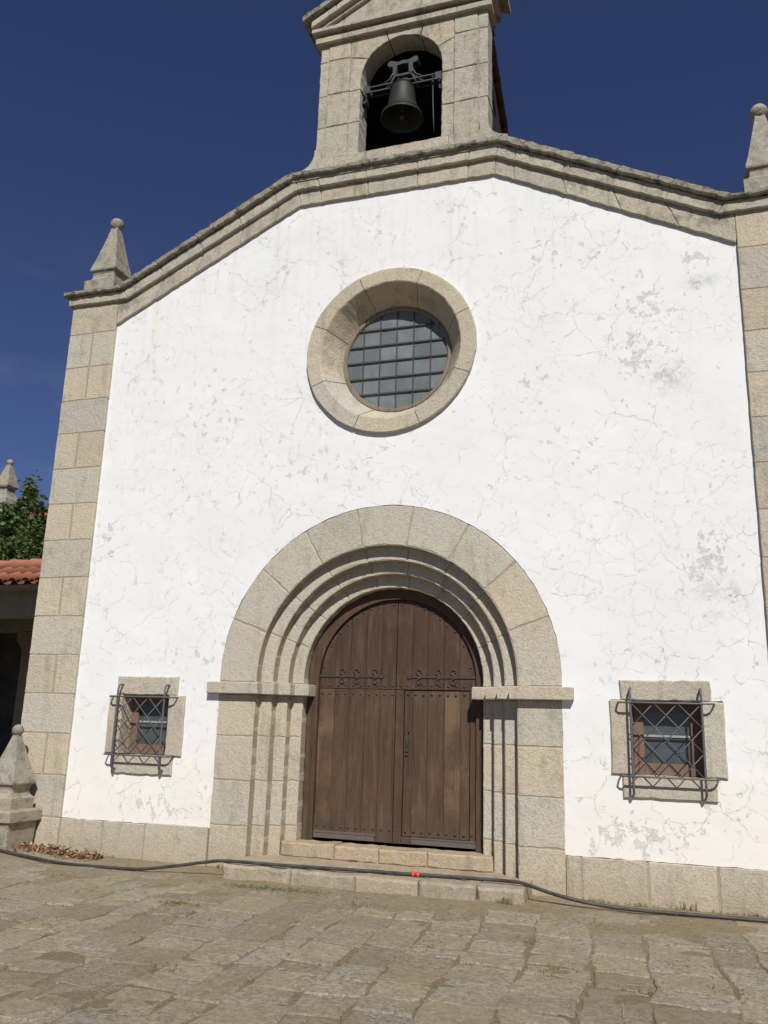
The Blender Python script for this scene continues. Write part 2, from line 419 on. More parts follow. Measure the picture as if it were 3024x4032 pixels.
def mk_tile():
    n = NT('terracotta_tile'); br, wm, rnd, _ = n.attr()
    f = n.noise(6, 5, .65); g = n.noise(50, 4, .7)
    c = n.mix(n.map(f, .35, .7), (.38, .15, .085), (.30, .125, .08))
    c = n.mix(n.math('MULTIPLY', wm, .6), c, (.30, .14, .09)); c = n.mix(n.map(g, .58, .75, 0, .5), c, (.20, .12, .085))
    c = n.mix(1.0, c, n.comb(br, br, br), 'MULTIPLY')
    return n.fin(c, .85, n.bump(g, .004), spec=.2)
M_tile = mk_tile()
M_tiledark = mk_plain('dark_brown_tile', (.10, .05, .04), (.05, .035, .032), .9, 0, 9, .006)  # darker brown tile for the chamber roof

def mk_soil():
    n = NT('sandy_soil'); a = n.noise(1.2, 5, .6); f = n.noise(16, 7, .8); g = n.noise(60, 5, .8); k = n.noise(150, 3, .7)
    X_, Y_, Z_ = n.xyz()
    c = n.mix(n.map(a, .35, .68), (.36, .30, .20), (.31, .24, .145))
    c = n.mix(n.map(n.math('ADD', Y_, n.math('MULTIPLY', f, .9)), -.55, -1.7, 0, .45), c, (.20, .16, .10))
    c = n.mix(n.map(f, .48, .62, 0, .6), c, (.15, .122, .08)); c = n.mix(n.map(f, .44, .34, 0, .45), c, (.36, .315, .235))
    c = n.mix(n.map(g, .52, .64, 0, .7), c, (.10, .082, .055)); c = n.mix(n.map(g, .42, .32, 0, .7), c, (.43, .385, .30))
    c = n.mix(n.map(k, .60, .70, 0, .7), c, (.48, .45, .38)); c = n.mix(n.map(n.noise(5, 4, .6), .56, .72, 0, .4), c, (.20, .205, .11))
    far = n.map(n.math('SQRT', n.math('ADD', n.math('MULTIPLY', X_, X_), n.math('MULTIPLY', Y_, Y_))), 13, 18)  # unseen far ground coloured dark to cut bounce light on the facade
    c = n.mix(far, c, (.055, .07, .03))
    return n.fin(c, .95, n.bump(n.math('ADD', f, n.math('MULTIPLY', g, .7)), .02), spec=.1)
M_soil = mk_soil()

def mk_leaf(name, a, b, trans=True):
    n = NT(name); br, wm, rnd, _ = n.attr()
    c = n.mix(wm, a, b); c = n.mix(1.0, c, n.comb(br, br, br), 'MULTIPLY')
    mm = n.fin(c, .55, None, spec=.35)
    if trans:
        tr = n.t.nodes.new('ShaderNodeBsdfTranslucent'); n.L(c, tr.inputs['Color'])
        mx = n.t.nodes.new('ShaderNodeMixShader'); mx.inputs[0].default_value = .3
        n.L(n.b.outputs[0], mx.inputs[1]); n.L(tr.outputs[0], mx.inputs[2]); n.L(mx.outputs[0], n.out.inputs['Surface'])
    return mm
M_leaf = mk_leaf('tree_leaf', (.075, .13, .04), (.17, .23, .07))
M_grass = mk_leaf('grass_blade', (.16, .16, .07), (.34, .29, .15))
M_dry = mk_leaf('dry_leaf', (.30, .15, .08), (.42, .27, .16), False)
M_straw = mk_leaf('straw_bit', (.36, .31, .21), (.46, .40, .28), False)
M_bark = mk_plain('bark', (.12, .095, .07), (.07, .055, .04), .9, 0, 10, .01)

# ------------------------------------------------------------------ ground
GZ = -0.44
def sstep(t): t = max(0, min(1, t)); return t * t * (3 - 2 * t)
def gh(x, y):
    return GZ + .085 * sstep((-3.9 - x) / .9)
def ground():
    xs = [-400, -120, -40, -20, -12] + [-9 + .1 * i for i in range(176)] + [12, 20, 40, 120, 400]
    ys = [-300, -80, -30, -16] + [-10.5 + .1 * i for i in range(93)] + [-1.15 + .05 * i for i in range(25)] + [1, 3, 12, 40, 120, 400]
    bm = new_bm(); G = []
    for y in ys:
        row = []
        for x in xs:
            h = gh(x, y) - .013
            if abs(x) < 10 and -11 < y < .5:
                h += .015 * noise.noise(Vector((x * 1.6, y * 1.6, 0))) + .008 * noise.noise(Vector((x * 3.1, y * 3.1, 9))) + .007 * noise.noise(Vector((x * 6, y * 6, 3)))
                h += .024 * sstep((y + 1.9) / 1.3) * (.6 + .8 * noise.noise(Vector((x * .8, y * .8, 5))))
            else: h -= .03
            row.append(bm.verts.new((x, y, h)))
        G.append(row)
    for a, b in zip(G, G[1:]):
        for i in range(len(a) - 1):
            f = bm.faces.new((a[i], a[i + 1], b[i + 1], b[i])); f.smooth = True
    tag(obj('ground', bm, M_soil, recalc=False), kind='structure')
ground()
def paving():
    bm = new_bm()
    r = random.Random(11); x = -9.6
    wob = lambda X, Y: (X + .16 * noise.noise(Vector((X * .35, Y * .55, 1))) + .05 * noise.noise(Vector((X * .3, Y * 2.1, 6))) - .05 * Y, Y + .14 * noise.noise(Vector((X * .55, Y * .4, 8))))
    while x < 9.0:
        wd = r.choice([.32, .38, .44, .50, .56]); y = -.06 - r.random() * .5
        while y > -11:
            d = r.uniform(.26, .44) if r.random() < .6 else r.uniform(.44, .70); j = .03
            P = [(x, y - d), (x + wd, y - d), (x + wd, y), (x, y)]
            if d > .7 and r.random() < .25: P = [(x, y - d), (x + wd * .55, y - d), (x + wd, y - d), (x + wd, y), (x, y)]
            P = [wob(*p) for p in P]; P = [(px + r.uniform(-j, j), py + r.uniform(-j, j)) for px, py in P]
            top = max(p[1] for p in P); cx = sum(p[0] for p in P) / len(P); cy = y - d / 2
            y -= d
            if top > -.03 or (-1.85 < cx < 2.0 and top > -.72): continue
            up_ = r.uniform(-.008, .005); tx = r.uniform(-.006, .006); ty = r.uniform(-.006, .006)
            def xf(v):
                X, Z, Y = v   # polygon is in (x, y); v = (px, depth, py)
                return (X, Y, gh(X, Y) + up_ + tx * (X - cx) + ty * (Y - cy) + .006 * noise.noise(Vector((X * 5, Y * 5, 2))) - Z)
            br = 1 + r.uniform(-.16, .16)
            block(bm, P, 0, .06, (br, r.random() ** 1.6, r.random(), 1), gap=r.uniform(.004, .012), ch=.012, jit=.014, step=.10, xf=xf)
        x += wd
    tag(obj('paving', bm, M_flag), kind='structure')
paving()

# ------------------------------------------------------------------ the church
church = tag(empty('church', (0, 0, GZ)), 'white plastered church facade with granite trim, arched brown door and open bell gable', 'church')
ARC_Z = 1.865; RO = 2.2; XP = 4.39
# plaster wall with openings
def plaster():
    bm = new_bm()
    def jl(pts, j, step=.07):
        out = []
        n = len(pts)
        for i in range(n):
            a, b = Vector(pts[i]), Vector(pts[(i + 1) % n]); k = max(1, int((b - a).length / step))
            for q in range(k):
                p = a.lerp(b, q / k); s = noise.noise(Vector((p.x * 6, p.y * 6, 2))) * j + random.uniform(-j, j) * .45
                t = (b - a).normalized(); p = p + Vector((-t.y, t.x)) * s; out.append((p.x, p.y))
        return out
    outer = jl([(-4.42, 0), (-2.19, 0), (-2.19, 1.865)] + arcpts(0, ARC_Z, RO - .004, PI, 0, 40)[1:-1] + [(2.19, 1.865), (2.19, 0), (4.42, 0), (4.42, 7.09), (1.43, 8.635), (-1.43, 8.645), (-4.42, 7.12)], .008)
    rose = jl(arcpts(0, 6.22, 1.175, 0, 2 * PI, 48)[:-1], .008)
    def win(s, L, Rr, lz0, lz1, jz0, sz0, jl_, jr_, sl_, sr_):
        pts = [(sl_, sz0), (sr_, sz0), (sr_, jz0), (jr_, jz0), (jr_, lz0), (Rr, lz0), (Rr, lz1), (L, lz1), (L, lz0), (jl_, lz0), (jl_, jz0), (sl_, jz0)]
        return jl(inset(pts, .006), .006)
    wl = win(-1, -3.73, -2.79, 1.61, 1.855, .85, .61, -3.83, -2.67, -3.71, -2.785)
    wr = win(1, 2.835, 3.78, 1.68, 1.89, .87, .635, 2.72, 3.905, 2.83, 3.79)
    edges = []
    loops = []
    for lp in (outer, rose, wl, wr):
        vs = [bm.verts.new((p[0], 0, p[1])) for p in lp]; loops.append(vs)
        for i in range(len(vs)): edges.append(bm.edges.new((vs[i], vs[(i + 1) % len(vs)])))
    bmesh.ops.triangle_fill(bm, use_beauty=True, use_dissolve=False, edges=edges, normal=(0, -1, 0))
    for vs in loops:
        bk = [bm.verts.new((v.co.x, .04, v.co.z)) for v in vs]
        for i in range(len(vs)):
            j = (i + 1) % len(vs); bm.faces.new((vs[i], bk[i], bk[j], vs[j]))
    obj('plaster_wall', bm, M_plaster, church)
plaster()
# masonry core behind everything (closes off light), built of slabs round the openings
def core():
    bm = new_bm(); y0, y1 = .04, .62
    def P(pts): prism(bm, pts, y0, y1)
    # left / right of the portal, pierced by the small windows
    for s in (-1, 1):
        wx0, wx1, wz0, wz1 = (-3.80, -2.74, .65, 1.80) if s < 0 else (2.76, 3.86, .68, 1.84)
        a, b = (-5.15, -2.15) if s < 0 else (2.15, 5.15)
        P(rect(a, wx0, GZ - .1, 4.4)); P(rect(wx1, b, GZ - .1, 4.4)); P(rect(wx0, wx1, GZ - .1, wz0)); P(rect(wx0, wx1, wz1, 4.4))
    arc = arcpts(0, ARC_Z, 2.15, PI, 0, 24)
    P([(-2.15, 4.4)] + arc + [(2.15, 4.4)])
    arc2 = arcpts(0, 6.22, 1.12, PI, 2 * PI, 24); arc3 = arcpts(0, 6.22, 1.12, PI, 0, 24)
    P([(-5.15, 4.4), (5.15, 4.4), (5.15, 6.22)] + arc2[::-1] + [(-5.15, 6.22)])
    P([(-5.15, 6.22)] + arc3 + [(5.15, 6.22), (5.15, 7.55), (4.35, 7.6), (1.52, 9.05), (-1.52, 9.05), (-4.35, 7.6), (-5.15, 7.55)])
    obj('masonry_core', bm, M_mortar, church)
core()
# side walls and roof of the nave
bm = new_bm()
boxm(bm, -5.15, -4.6, .62, 20, GZ - .1, 7.3); boxm(bm, 4.6, 5.15, .62, 20, GZ - .1, 7.3); boxm(bm, -4.6, 4.6, 19.5, 20, GZ - .1, 7.3)
obj('side_wall', bm, M_plaster, church)

def tile_plane(bm, o, ux, uy, nx, ny, pitch=.22, row=.36, hgt=.055, thick=.02, rng=random):
    """barrel tile roof: o = eave corner, ux = unit along eave, uy = unit up the slope; nx columns, ny rows"""
    o = Vector(o); ux = Vector(ux).normalized(); uy = Vector(uy).normalized(); nn = ux.cross(uy).normalized()
    if nn.z < 0: nn = -nn
    K = 6
    for i in range(nx):
        for j in range(ny):
            t = (1 + rng.uniform(-.16, .16), rng.random() ** 2, rng.random(), 1); jx = rng.uniform(-.008, .008); jy = rng.uniform(-.015, .015)
            for kind in (0, 1):
                r0 = pitch * .34; cx = (i + (.5 if kind == 0 else 1.0)) * pitch + jx
                A, B = [], []
                for k in range(K + 1):
                    a = PI * k / K; dx = -math.cos(a) * r0 * (1.0 if kind == 0 else .95)
                    dz = math.sin(a) * hgt * 1.25 + .02 if kind == 0 else .02 - math.sin(a) * hgt * .7
                    for arr, yy, lift, sc in ((A, j * row + jy - (.05 if kind == 0 else .02), .022, 1.0), (B, (j + 1) * row + .05, 0.0, .88)):
                        arr.append(o + ux * (cx + dx * sc) + uy * yy + nn * (dz * (1 if kind == 0 else 1) + lift))
                vA = [bm.verts.new(p) for p in A]; vB = [bm.verts.new(p) for p in B]; vA2 = [bm.verts.new(p - nn * thick) for p in A]
                fs = []
                for k in range(K):
                    f = bm.faces.new((vA[k], vA[k + 1], vB[k + 1], vB[k])); f.smooth = True; fs.append(f)
                    fs.append(bm.faces.new((vA2[k + 1], vA2[k], vA[k], vA[k + 1])))
                setcol(bm, fs, t)

bm = new_bm(); sl_ = math.atan2(1.75, 5.3)
for s in (-1, 1):
    tile_plane(bm, (s * 5.35, .55 if s > 0 else .55, 7.28), (0, 1, 0), (-s * math.cos(sl_), 0, math.sin(sl_)), 88, 15, rng=random.Random(5))
    prism(bm, [(s * 5.3, 7.22), (0, 8.95), (0, 8.85), (s * 5.2, 7.15)], .63, 20)
obj('nave_roof', bm, M_tile, church, recalc=False)

# plinth course
def plinth():
    y0 = -.018
    for L, wm in (([-4.40, -3.74, -3.11, -2.40, -2.2], .35), ([2.2, 2.36, 3.05, 3.745, 4.40], .6)):
        bm = new_bm()
        if L[0] < 0: L = [-4.40, -3.74, -3.11, -2.2]
        for a, b in zip(L[:-1], L[1:]):
            block(bm, rect(a + .005, b - .005, GZ - .1, .02 if L[0] < 0 and a > -3.2 else 0), y0, .3, rt_(.08, wm), gap=.006)
        boxm(bm, L[0], L[-1], y0 + .005, .3, GZ - .1, -.01, mat=1)
        obj('plinth', bm, [M_stone, M_mortar], church)
plinth()
# corner pilasters
def pilaster(s):
    bm = new_bm(); y0 = -.05
    zs = [GZ - .1, 0.0, .535, 1.075, 1.605, 2.135, 2.675, 3.225, 3.772, 4.315, 4.858, 5.406, 5.93, 6.465, 7.02, 7.52]
    spl = {2: .55, 4: .46, 6: .5, 8: .55, 10: .5, 12: .5, 13: None}
    for i, (a, b) in enumerate(zip(zs, zs[1:])):
        xa, xb = 4.39, 5.22
        warm = .75 if i % 2 == 0 else .05
        if i == 0: warm = .5
        if i == 2: warm = .9
        full = i % 2 == 1 if i != 0 else True
        if i >= 13: full = i == 14 or i == 13 and False
        if full:
            P = rect(xa, xb, a, b); T = rt_(.06, warm)
            block(bm, P if s > 0 else [(-x, z) for x, z in P][::-1], y0, .6, T, gap=.006)
        else:
            f = random.uniform(.42, .56); xm = xa + (xb - xa) * f
            for (p, q) in ((xa, xm - .011), (xm + .011, xb)):
                P = rect(p, q, a, b)
                block(bm, P if s > 0 else [(-x, z) for x, z in P][::-1], y0, .6, rt_(.07, warm), gap=.006)
    boxm(bm, *( (4.40, 5.205) if s > 0 else (-5.205, -4.40)), y0 + .006, .59, GZ - .1, 7.5, mat=1)
    obj('corner_pilaster', bm, [M_stone, M_mortar], church)
pilaster(-1); pilaster(1)

# gable coping: fascia, moulding and drip cap following the broken gable line
def lerp2(a, b, t): return (a[0] + (b[0] - a[0]) * t, a[1] + (b[1] - a[1]) * t)
def coping():
    bm = new_bm()
    flo = [(-4.395, 7.115), (-1.43, 8.635), (1.43, 8.62), (4.395, 7.095)]
    fup = [(-4.20, 7.53), (-1.455, 8.90), (1.455, 8.89), (4.20, 7.53)]
    cuts = [[0, .22, .45, .68, .88, 1], [0, .115, .365, .62, .87, 1], [0, .09, .32, .55, .78, 1]]
    for k in range(3):
        for a, b in zip(cuts[k], cuts[k][1:]):
            P = [lerp2(flo[k], flo[k + 1], a), lerp2(flo[k], flo[k + 1], b), lerp2(fup[k], fup[k + 1], b), lerp2(fup[k], fup[k + 1], a)]
            if k == 0 and a == 0: P = P[:3] + [(-4.20, 7.53), (-4.395, 7.53)]
            if k == 2 and b == 1: P = [P[0], P[1], (4.395, 7.53), (4.20, 7.53), P[3]]
            block(bm, P, -.045, .3, rt_(.07, .35 if k != 1 else None), gap=.006, ch=.010, jit=.006, step=.07)
    prism(bm, inset([flo[0], flo[1], flo[2], flo[3], (4.395, 7.53), (4.2, 7.53), fup[2], fup[1], (-4.2, 7.53), (-4.395, 7.53)], .01), -.033, .29, mat=1)
    def band(lo, up_, y0, y1, mat, cuts, warm=None, ch=.010, jit=.0055, b=.07):
        for k in range(len(lo) - 1):
            for a, b_ in zip(cuts[k], cuts[k][1:]):
                P = [lerp2(lo[k], lo[k + 1], a), lerp2(lo[k], lo[k + 1], b_), lerp2(up_[k], up_[k + 1], b_), lerp2(up_[k], up_[k + 1], a)]
                block(bm, P, y0, y1, rt_(b, warm), gap=.0035, ch=ch, jit=jit, mat=mat, step=.06)
        P = inset(list(lo) + list(up_)[::-1], .012); prism(bm, P, y0 + .012, y1 - .01, mat=1)
    C = [[0, 1], cuts[0], cuts[1], cuts[2], [0, 1]]
    band([(-5.27, 7.50), (-4.20, 7.50), (-1.46, 8.87), (1.46, 8.86), (4.20, 7.50), (5.27, 7.50)],
         [(-5.27, 7.65), (-4.28, 7.65), (-1.50, 9.05), (1.50, 9.04), (4.28, 7.65), (5.27, 7.65)], -.105, .5, 0, C, .2)
    C2 = [[0, .6, 1], [0, .22, .45, .68, .88, 1], [0, .4, 1], [0, .12, .34, .55, .78, 1], [0, .5, 1]]
    band([(-5.34, 7.652), (-4.28, 7.652), (-1.50, 9.052), (1.50, 9.042), (4.28, 7.652), (5.34, 7.652)],
         [(-5.34, 7.72), (-4.35, 7.712), (-1.58, 9.125), (1.58, 9.12), (4.35, 7.705), (5.34, 7.72)], -.178, .62, 2, C2, .1, jit=.010, b=.14)
    obj('gable_coping', bm, [M_high, M_mortar, M_lich], church)
coping()

# round window
def rose():
    bm = new_bm(); cz = 6.22
    for k in range(8):
        a0 = R(-22.5 + 45 * k - 45); a1 = a0 + R(45)
        t = rt_(.05, [.3, .5, .8, .75, .9, .5, .1, .6][k]); g = .0055
        n = 14
        prof = [(1.19, .10), (1.19, -.047), (1.178, -.06), (.995, -.06), (.98, -.05), (.775, .31), (.775, .36), (1.19, .36)]
        rings = []
        for i in range(n + 1):
            f = i / n; rings.append([])
            for r, y in prof:
                gg = g / r; a = a0 + gg + (a1 - a0 - 2 * gg) * f
                rr = r + random.uniform(-.003, .003) + (.007 * noise.noise(Vector((math.cos(a) * 4, math.sin(a) * 4, r * 9))) if r > .9 else 0)
                rings[-1].append(bm.verts.new((rr * math.cos(a), y, cz + rr * math.sin(a))))
        fs = []
        for A, B in zip(rings, rings[1:]):
            for q in range(len(prof)):
                w_ = (q + 1) % len(prof); fs.append(bm.faces.new((A[q], A[w_], B[w_], B[q])))
        fs.append(bm.faces.new(rings[0])); fs.append(bm.faces.new(rings[-1][::-1]))
        setcol(bm, fs, t)
    # mortar ring just inside
    pr = [(1.18, .08), (1.18, -.045), (.99, -.045), (.79, .31), (.79, .35), (1.18, .35)]; rings = []
    for i in range(64):
        a = 2 * PI * i / 64; rings.append([bm.verts.new((r * math.cos(a), y + .003, cz + r * math.sin(a))) for r, y in pr])
    for i in range(64):
        A, B = rings[i], rings[(i + 1) % 64]
        for q in range(len(pr)):
            w_ = (q + 1) % len(pr); f = bm.faces.new((A[q], A[w_], B[w_], B[q])); f.material_index = 1
    o = obj('round_window', bm, [M_stone, M_mortar], church)
    bm = new_bm(); prof = [(.80, .34), (.772, .285), (.735, .285), (.722, .30), (.722, .34)]
    rings = []
    for i in range(64):
        a = 2 * PI * i / 64; rings.append([bm.verts.new((r * math.cos(a), y, cz + r * math.sin(a))) for r, y in prof])
    for i in range(64):
        A, B = rings[i], rings[(i + 1) % 64]
        for q in range(len(prof)):
            w_ = (q + 1) % len(prof); bm.faces.new((A[q], A[w_], B[w_], B[q]))
    setcol(bm, bm.faces[:], (1, .1, .4, 1))
    obj('window_frame', bm, M_woodfr, o)
    bm = new_bm()
    xs = [-.73, -.484, -.242, 0, .242, .486, .73]; zs = [cz + v for v in (-.73, -.49, -.255, -.01, .228, .47, .73)]
    for i in range(6):
        for j in range(6):
            # clip the pane to the disc
            P = []
            for u in range(9):
                for v in range(9): pass
            c = ((xs[i] + xs[i + 1]) / 2, (zs[j] + zs[j + 1]) / 2)
            tx, tz = random.uniform(-.012, .012), random.uniform(-.012, .012)
            N = 6; G = {}
            for u in range(N + 1):
                for v in range(N + 1):
                    X = xs[i] + (xs[i + 1] - xs[i]) * u / N; Z = zs[j] + (zs[j + 1] - zs[j]) * v / N
                    d = math.hypot(X, Z - cz)
                    if d > .728: X *= .728 / d; Z = cz + (Z - cz) * .728 / d
                    G[u, v] = bm.verts.new((X, .322 + tx * (X - c[0]) + tz * (Z - c[1]), Z))
            fs = []
            for u in range(N):
                for v in range(N):
                    try:
                        f = bm.faces.new((G[u, v], G[u + 1, v], G[u + 1, v + 1], G[u, v + 1])); fs.append(f)
                    except ValueError: pass
            setcol(bm, fs, (random.uniform(.8, 1.25), 0, random.random(), 1))
    obj('pane', bm, M_frost, o)
    bm = new_bm()
    for x in xs[1:-1]:
        h = math.sqrt(.725 ** 2 - x * x); boxm(bm, x - .009, x + .009, .308, .316, cz - h, cz + h)
    for z in zs[1:-1]:
        h = math.sqrt(.725 ** 2 - (z - cz) ** 2); boxm(bm, -h, h, .299, .312, z - .010, z + .010)
    obj('glazing_bars', bm, M_iron, o)
rose()

# portal: four stepped orders with voussoirs and jambs
ORD = [(RO, 1.67, .004), (1.69, 1.50, .14), (1.52, 1.345, .28), (1.365, 1.19, .42)]
def portal():
    bm = new_bm()
    vw = [.1, .15, .1, .3, .15, .05, .1, .75, .15]
    tv = [rt_(.05, w_) for w_ in vw]
    for ro, ri, y in ORD:
        for k in range(9):
            a1 = PI - R(20 * k); a0 = a1 - R(20)
            n = 8 if ri > 1.3 else 6
            P = arcpts(0, ARC_Z, ri, a1, a0, n) + arcpts(0, ARC_Z, ro, a0, a1, n)
            if k == 0: P = [(-ri, 1.80)] + P + [(-ro, 1.80)]
            if k == 8: P = P[:n + 1] + [(ri, 1.80), (ro, 1.80)] + P[n + 1:]
            block(bm, P, y, .58, tv[k], gap=.006 if ri < 1.6 else .009, ch=.008, jit=.006, step=.06)
    jz = [(GZ - .1, .05), (.05, .588), (.588, 1.13), (1.13, 1.652)]
    for s in (-1, 1):
        W = [.7, .1, .25, .8] if s < 0 else [.75, .05, .85, .1]
        for (z0, z1), wm in zip(jz, W):
            t = rt_(.05, wm)
            for ro, ri, y in ORD:
                P = rect(ri, ro, z0, z1)
                block(bm, P if s > 0 else [(-x, z) for x, z in P][::-1], y, .58, t, gap=.005, ch=.009, jit=.0055, step=.07)
    # mortar lines
    for (ro, ri, y) in ORD:
        n = 40
        P = [(-ri - .004, GZ)] + arcpts(0, ARC_Z, ri + .004, PI, 0, n) + [(ri + .004, GZ), (ro - .006, GZ)] + arcpts(0, ARC_Z, ro - .006, 0, PI, n) + [(-ro + .006, GZ)]
        prism(bm, P, y + .0075, .575, mat=1)
    o = obj('portal', bm, [M_stone, M_mortar], church)
    for s in (-1, 1):
        b2 = new_bm(); t = rt_(.04, .25 if s < 0 else .5)
        pl = [(2.325, -.10), (1.60, -.10), (1.60, .04), (1.435, .04), (1.435, .18), (1.27, .18), (1.27, .32), (1.075, .32), (1.075, .56), (2.325, .56)]
        if s > 0: pl = pl
        # plan polygon extruded in z with worn arrises
        def ring(d, z):
            Q = inset(pl, d); return [b2.verts.new((s * x + random.uniform(-.0015, .0015), y + random.uniform(-.0015, .0015), z + random.uniform(-.002, .002))) for x, y in Q]
        rs = [ring(.008, 1.652), ring(0, 1.66), ring(0, 1.79), ring(.008, 1.80)]
        for a, b in zip(rs, rs[1:]):
            for i in range(len(a)):
                j = (i + 1) % len(a); b2.faces.new((a[i], a[j], b[j], b[i]))
        b2.faces.new(rs[0][::-1]); b2.faces.new(rs[-1]); setcol(b2, b2.faces[:], t)
        obj('impost', b2, M_stone, o)
portal()

# doorstep and platform
def steps():
    bm = new_bm()
    xs = [-1.34, -.62, -.05, .55, 1.34]
    for a, b in zip(xs, xs[1:]):
        block(bm, rect(a, b, -.30, -.12), .262 + random.uniform(-.008, .008), .58, rt_(.06, .9), gap=.004, ch=.02, jit=.006)
    obj('doorstep', bm, M_step, church)
    bm = new_bm(); xs = [-1.66, -.80, -.02, .70, 1.33, 1.83]; ys = [-.56, -.58, -.66, -.68, -.62, -.58]
    for i, (a, b) in enumerate(zip(xs, xs[1:])):
        yy = -.57 - .09 * math.sin((i + .6) / 5 * PI) + random.uniform(-.012, .012)
        block(bm, rect(a, b, GZ - .08, -.285 + random.uniform(-.006, .004)), yy, -.12, rt_(.05, .25), gap=.004, ch=.028, jit=.008)
    xs = [-1.66, -.3, .9, 1.83]
    for a, b in zip(xs, xs[1:]):
        block(bm, rect(a, b, GZ - .08, -.288), -.125, .30, rt_(.05, .5), gap=.004, ch=.01, jit=.006)
    boxm(bm, -1.64, 1.81, -.5, .3, GZ - .1, -.296, mat=1)
    obj('entrance_step', bm, [M_step, M_mortar], church)
steps()

# door ------------------------------------------------------------
DY = .60; DC = .022
def door():
    bm = new_bm()
    ri, ro = 1.058, 1.20
    P = [(-ri + DC, -.115)] + arcpts(DC, ARC_Z, ri, PI, 0, 32) + [(ri + DC, -.115), (ro + DC, -.115)] + arcpts(DC, ARC_Z, ro, 0, PI, 32) + [(-ro + DC, -.115)]
    prism(bm, P, .552, .68, (1, 0, .3, 1))
    for s in (-1, 1): boxm(bm, DC + s * 1.12 - .012, DC + s * 1.12 + .012, .545, .56, -.115, 1.8, (.8, 0, .6, 1))
    d = obj('door', bm, M_wood, church)
    # planks
    up_x = [-1.034, -.826, -.611, -.394, -.184, .018]; up_r = [.024, .229, .441, .647, .858, 1.078]
    lo_x = [-1.034, -.819, -.612, -.394, -.195, -.01]
    def arcz(x): return ARC_Z + math.sqrt(max(0, 1.052 ** 2 - (x - DC) ** 2))
    def plank(bm, a, b, z0, top, y, t):
        a += .0013; b -= .0013
        if top is None: P = [(a, z0), (b, z0)] + [(b + (a - b) * i / 6, arcz(b + (a - b) * i / 6)) for i in range(7)]
        else: P = rect(a, b, z0, top)
        block(bm, P, y + random.uniform(-.0015, .0015), DY + .05, t, gap=.0004, ch=.0028, jit=.0006, step=.2)
    def wt(w_=0): return (random.uniform(.88, 1.12), w_, random.random(), 1)
    for side in (0, 1):
        bm = new_bm(); X = up_x if side == 0 else up_r
        for a, b in zip(X, X[1:]):
            f0 = len(bm.faces); plank(bm, a, b, 1.765, None, DY, wt())
            bm.faces.ensure_lookup_table()
            for f in bm.faces[f0:]: f.material_index = 1
        if side == 0:
            for i, (a, b) in enumerate(zip(lo_x, lo_x[1:])): plank(bm, a, b, -.095, 1.76, DY, wt(.9 if i == 0 else .1))
            plank(bm, -.01, .017, -.095, 1.76, DY - .004, wt())
        else:
            plank(bm, .024, .132, -.095, 1.76, DY - .006, wt(.2)); plank(bm, .992, 1.078, -.095, 1.76, DY, wt())
            plank(bm, .132, .992, -.095, -.01, DY, wt())
        boxm(bm, up_x[0] + .01 if side == 0 else .03, .02 if side == 0 else 1.07, DY + .035, DY + .07, -.09, 2.4, (.3, 0, 0, 1))
        o = obj('door_leaf', bm, [M_wood, M_woodup], d); o['label'] = 'left plank leaf of the door' if side == 0 else 'right plank leaf holding the small wicket'
    bm = new_bm(); wx = [.140, .248, .443, .663, .867, .984]
    for i, (a, b) in enumerate(zip(wx, wx[1:])): plank(bm, a, b, -.005, 1.750, DY + .006, wt(.95 if i == 3 else .15))
    obj('wicket_door', bm, M_wood, d)
    bm = new_bm()
    boxm(bm, -1.03, -.20, DY - .018, DY + .01, -.03, -.002, (.95, 0, .2, 1), bev=.003); boxm(bm, -1.03, -.22, DY - .022, DY + .01, -.09, -.033, (1, 0, .7, 1), bev=.003)
    obj('kick_board', bm, M_woodgrey, d)
    bm = new_bm()
    boxm(bm, .265, 1.075, DY - .018, DY + .01, -.03, -.008, (.95, 0, .4, 1), bev=.003); boxm(bm, .265, 1.075, DY - .022, DY + .01, -.09, -.033, (1, 0, .1, 1), bev=.003)
    obj('kick_board', bm, M_woodgrey, d)
    # studs
    sb = new_bm()
    prof = [(.0165, 0), (.0165, .004), (.0145, .009), (.0095, .0135), (.004, .0155), (.0005, .016)]
    lathe(sb, prof, seg=10)
    for v in sb.verts: v.co = Vector((v.co.x, -v.co.z, v.co.y))
    bmesh.ops.recalc_face_normals(sb, faces=sb.faces[:])
    sme = bpy.data.meshes.new('stud'); sb.to_mesh(sme); sb.free(); sme.materials.append(M_iron)
    pos = []
    for i in range(10):
        xl = -.992 + .1075 * i; xr = .079 + .105 * i
        for x, dz in ((xl, 0), (xr, .008)):
            pos += [(x, 1.808 + dz), (x, 1.70 + dz)]
            if not (x > 1.0 and False): pos.append((x, .055))
    pos += [(-.973, 2.042), (-.878, 2.316), (-.767, 2.49), (-.664, 2.597), (-.55, 2.684), (-.452, 2.751), (-.347, 2.801), (-.246, 2.831), (-.027, 2.856), (.078, 2.854), (.29, 2.835), (.40, 2.79), (.50, 2.74), (.60, 2.665), (.694, 2.576), (.791, 2.496), (.907, 2.322), (1.003, 2.047)]
    for x, z in pos:
        o = bpy.data.objects.new('stud', sme); link(o, d); o.location = (x + random.uniform(-.004, .004), DY + .001, z - GZ + random.uniform(-.004, .004))
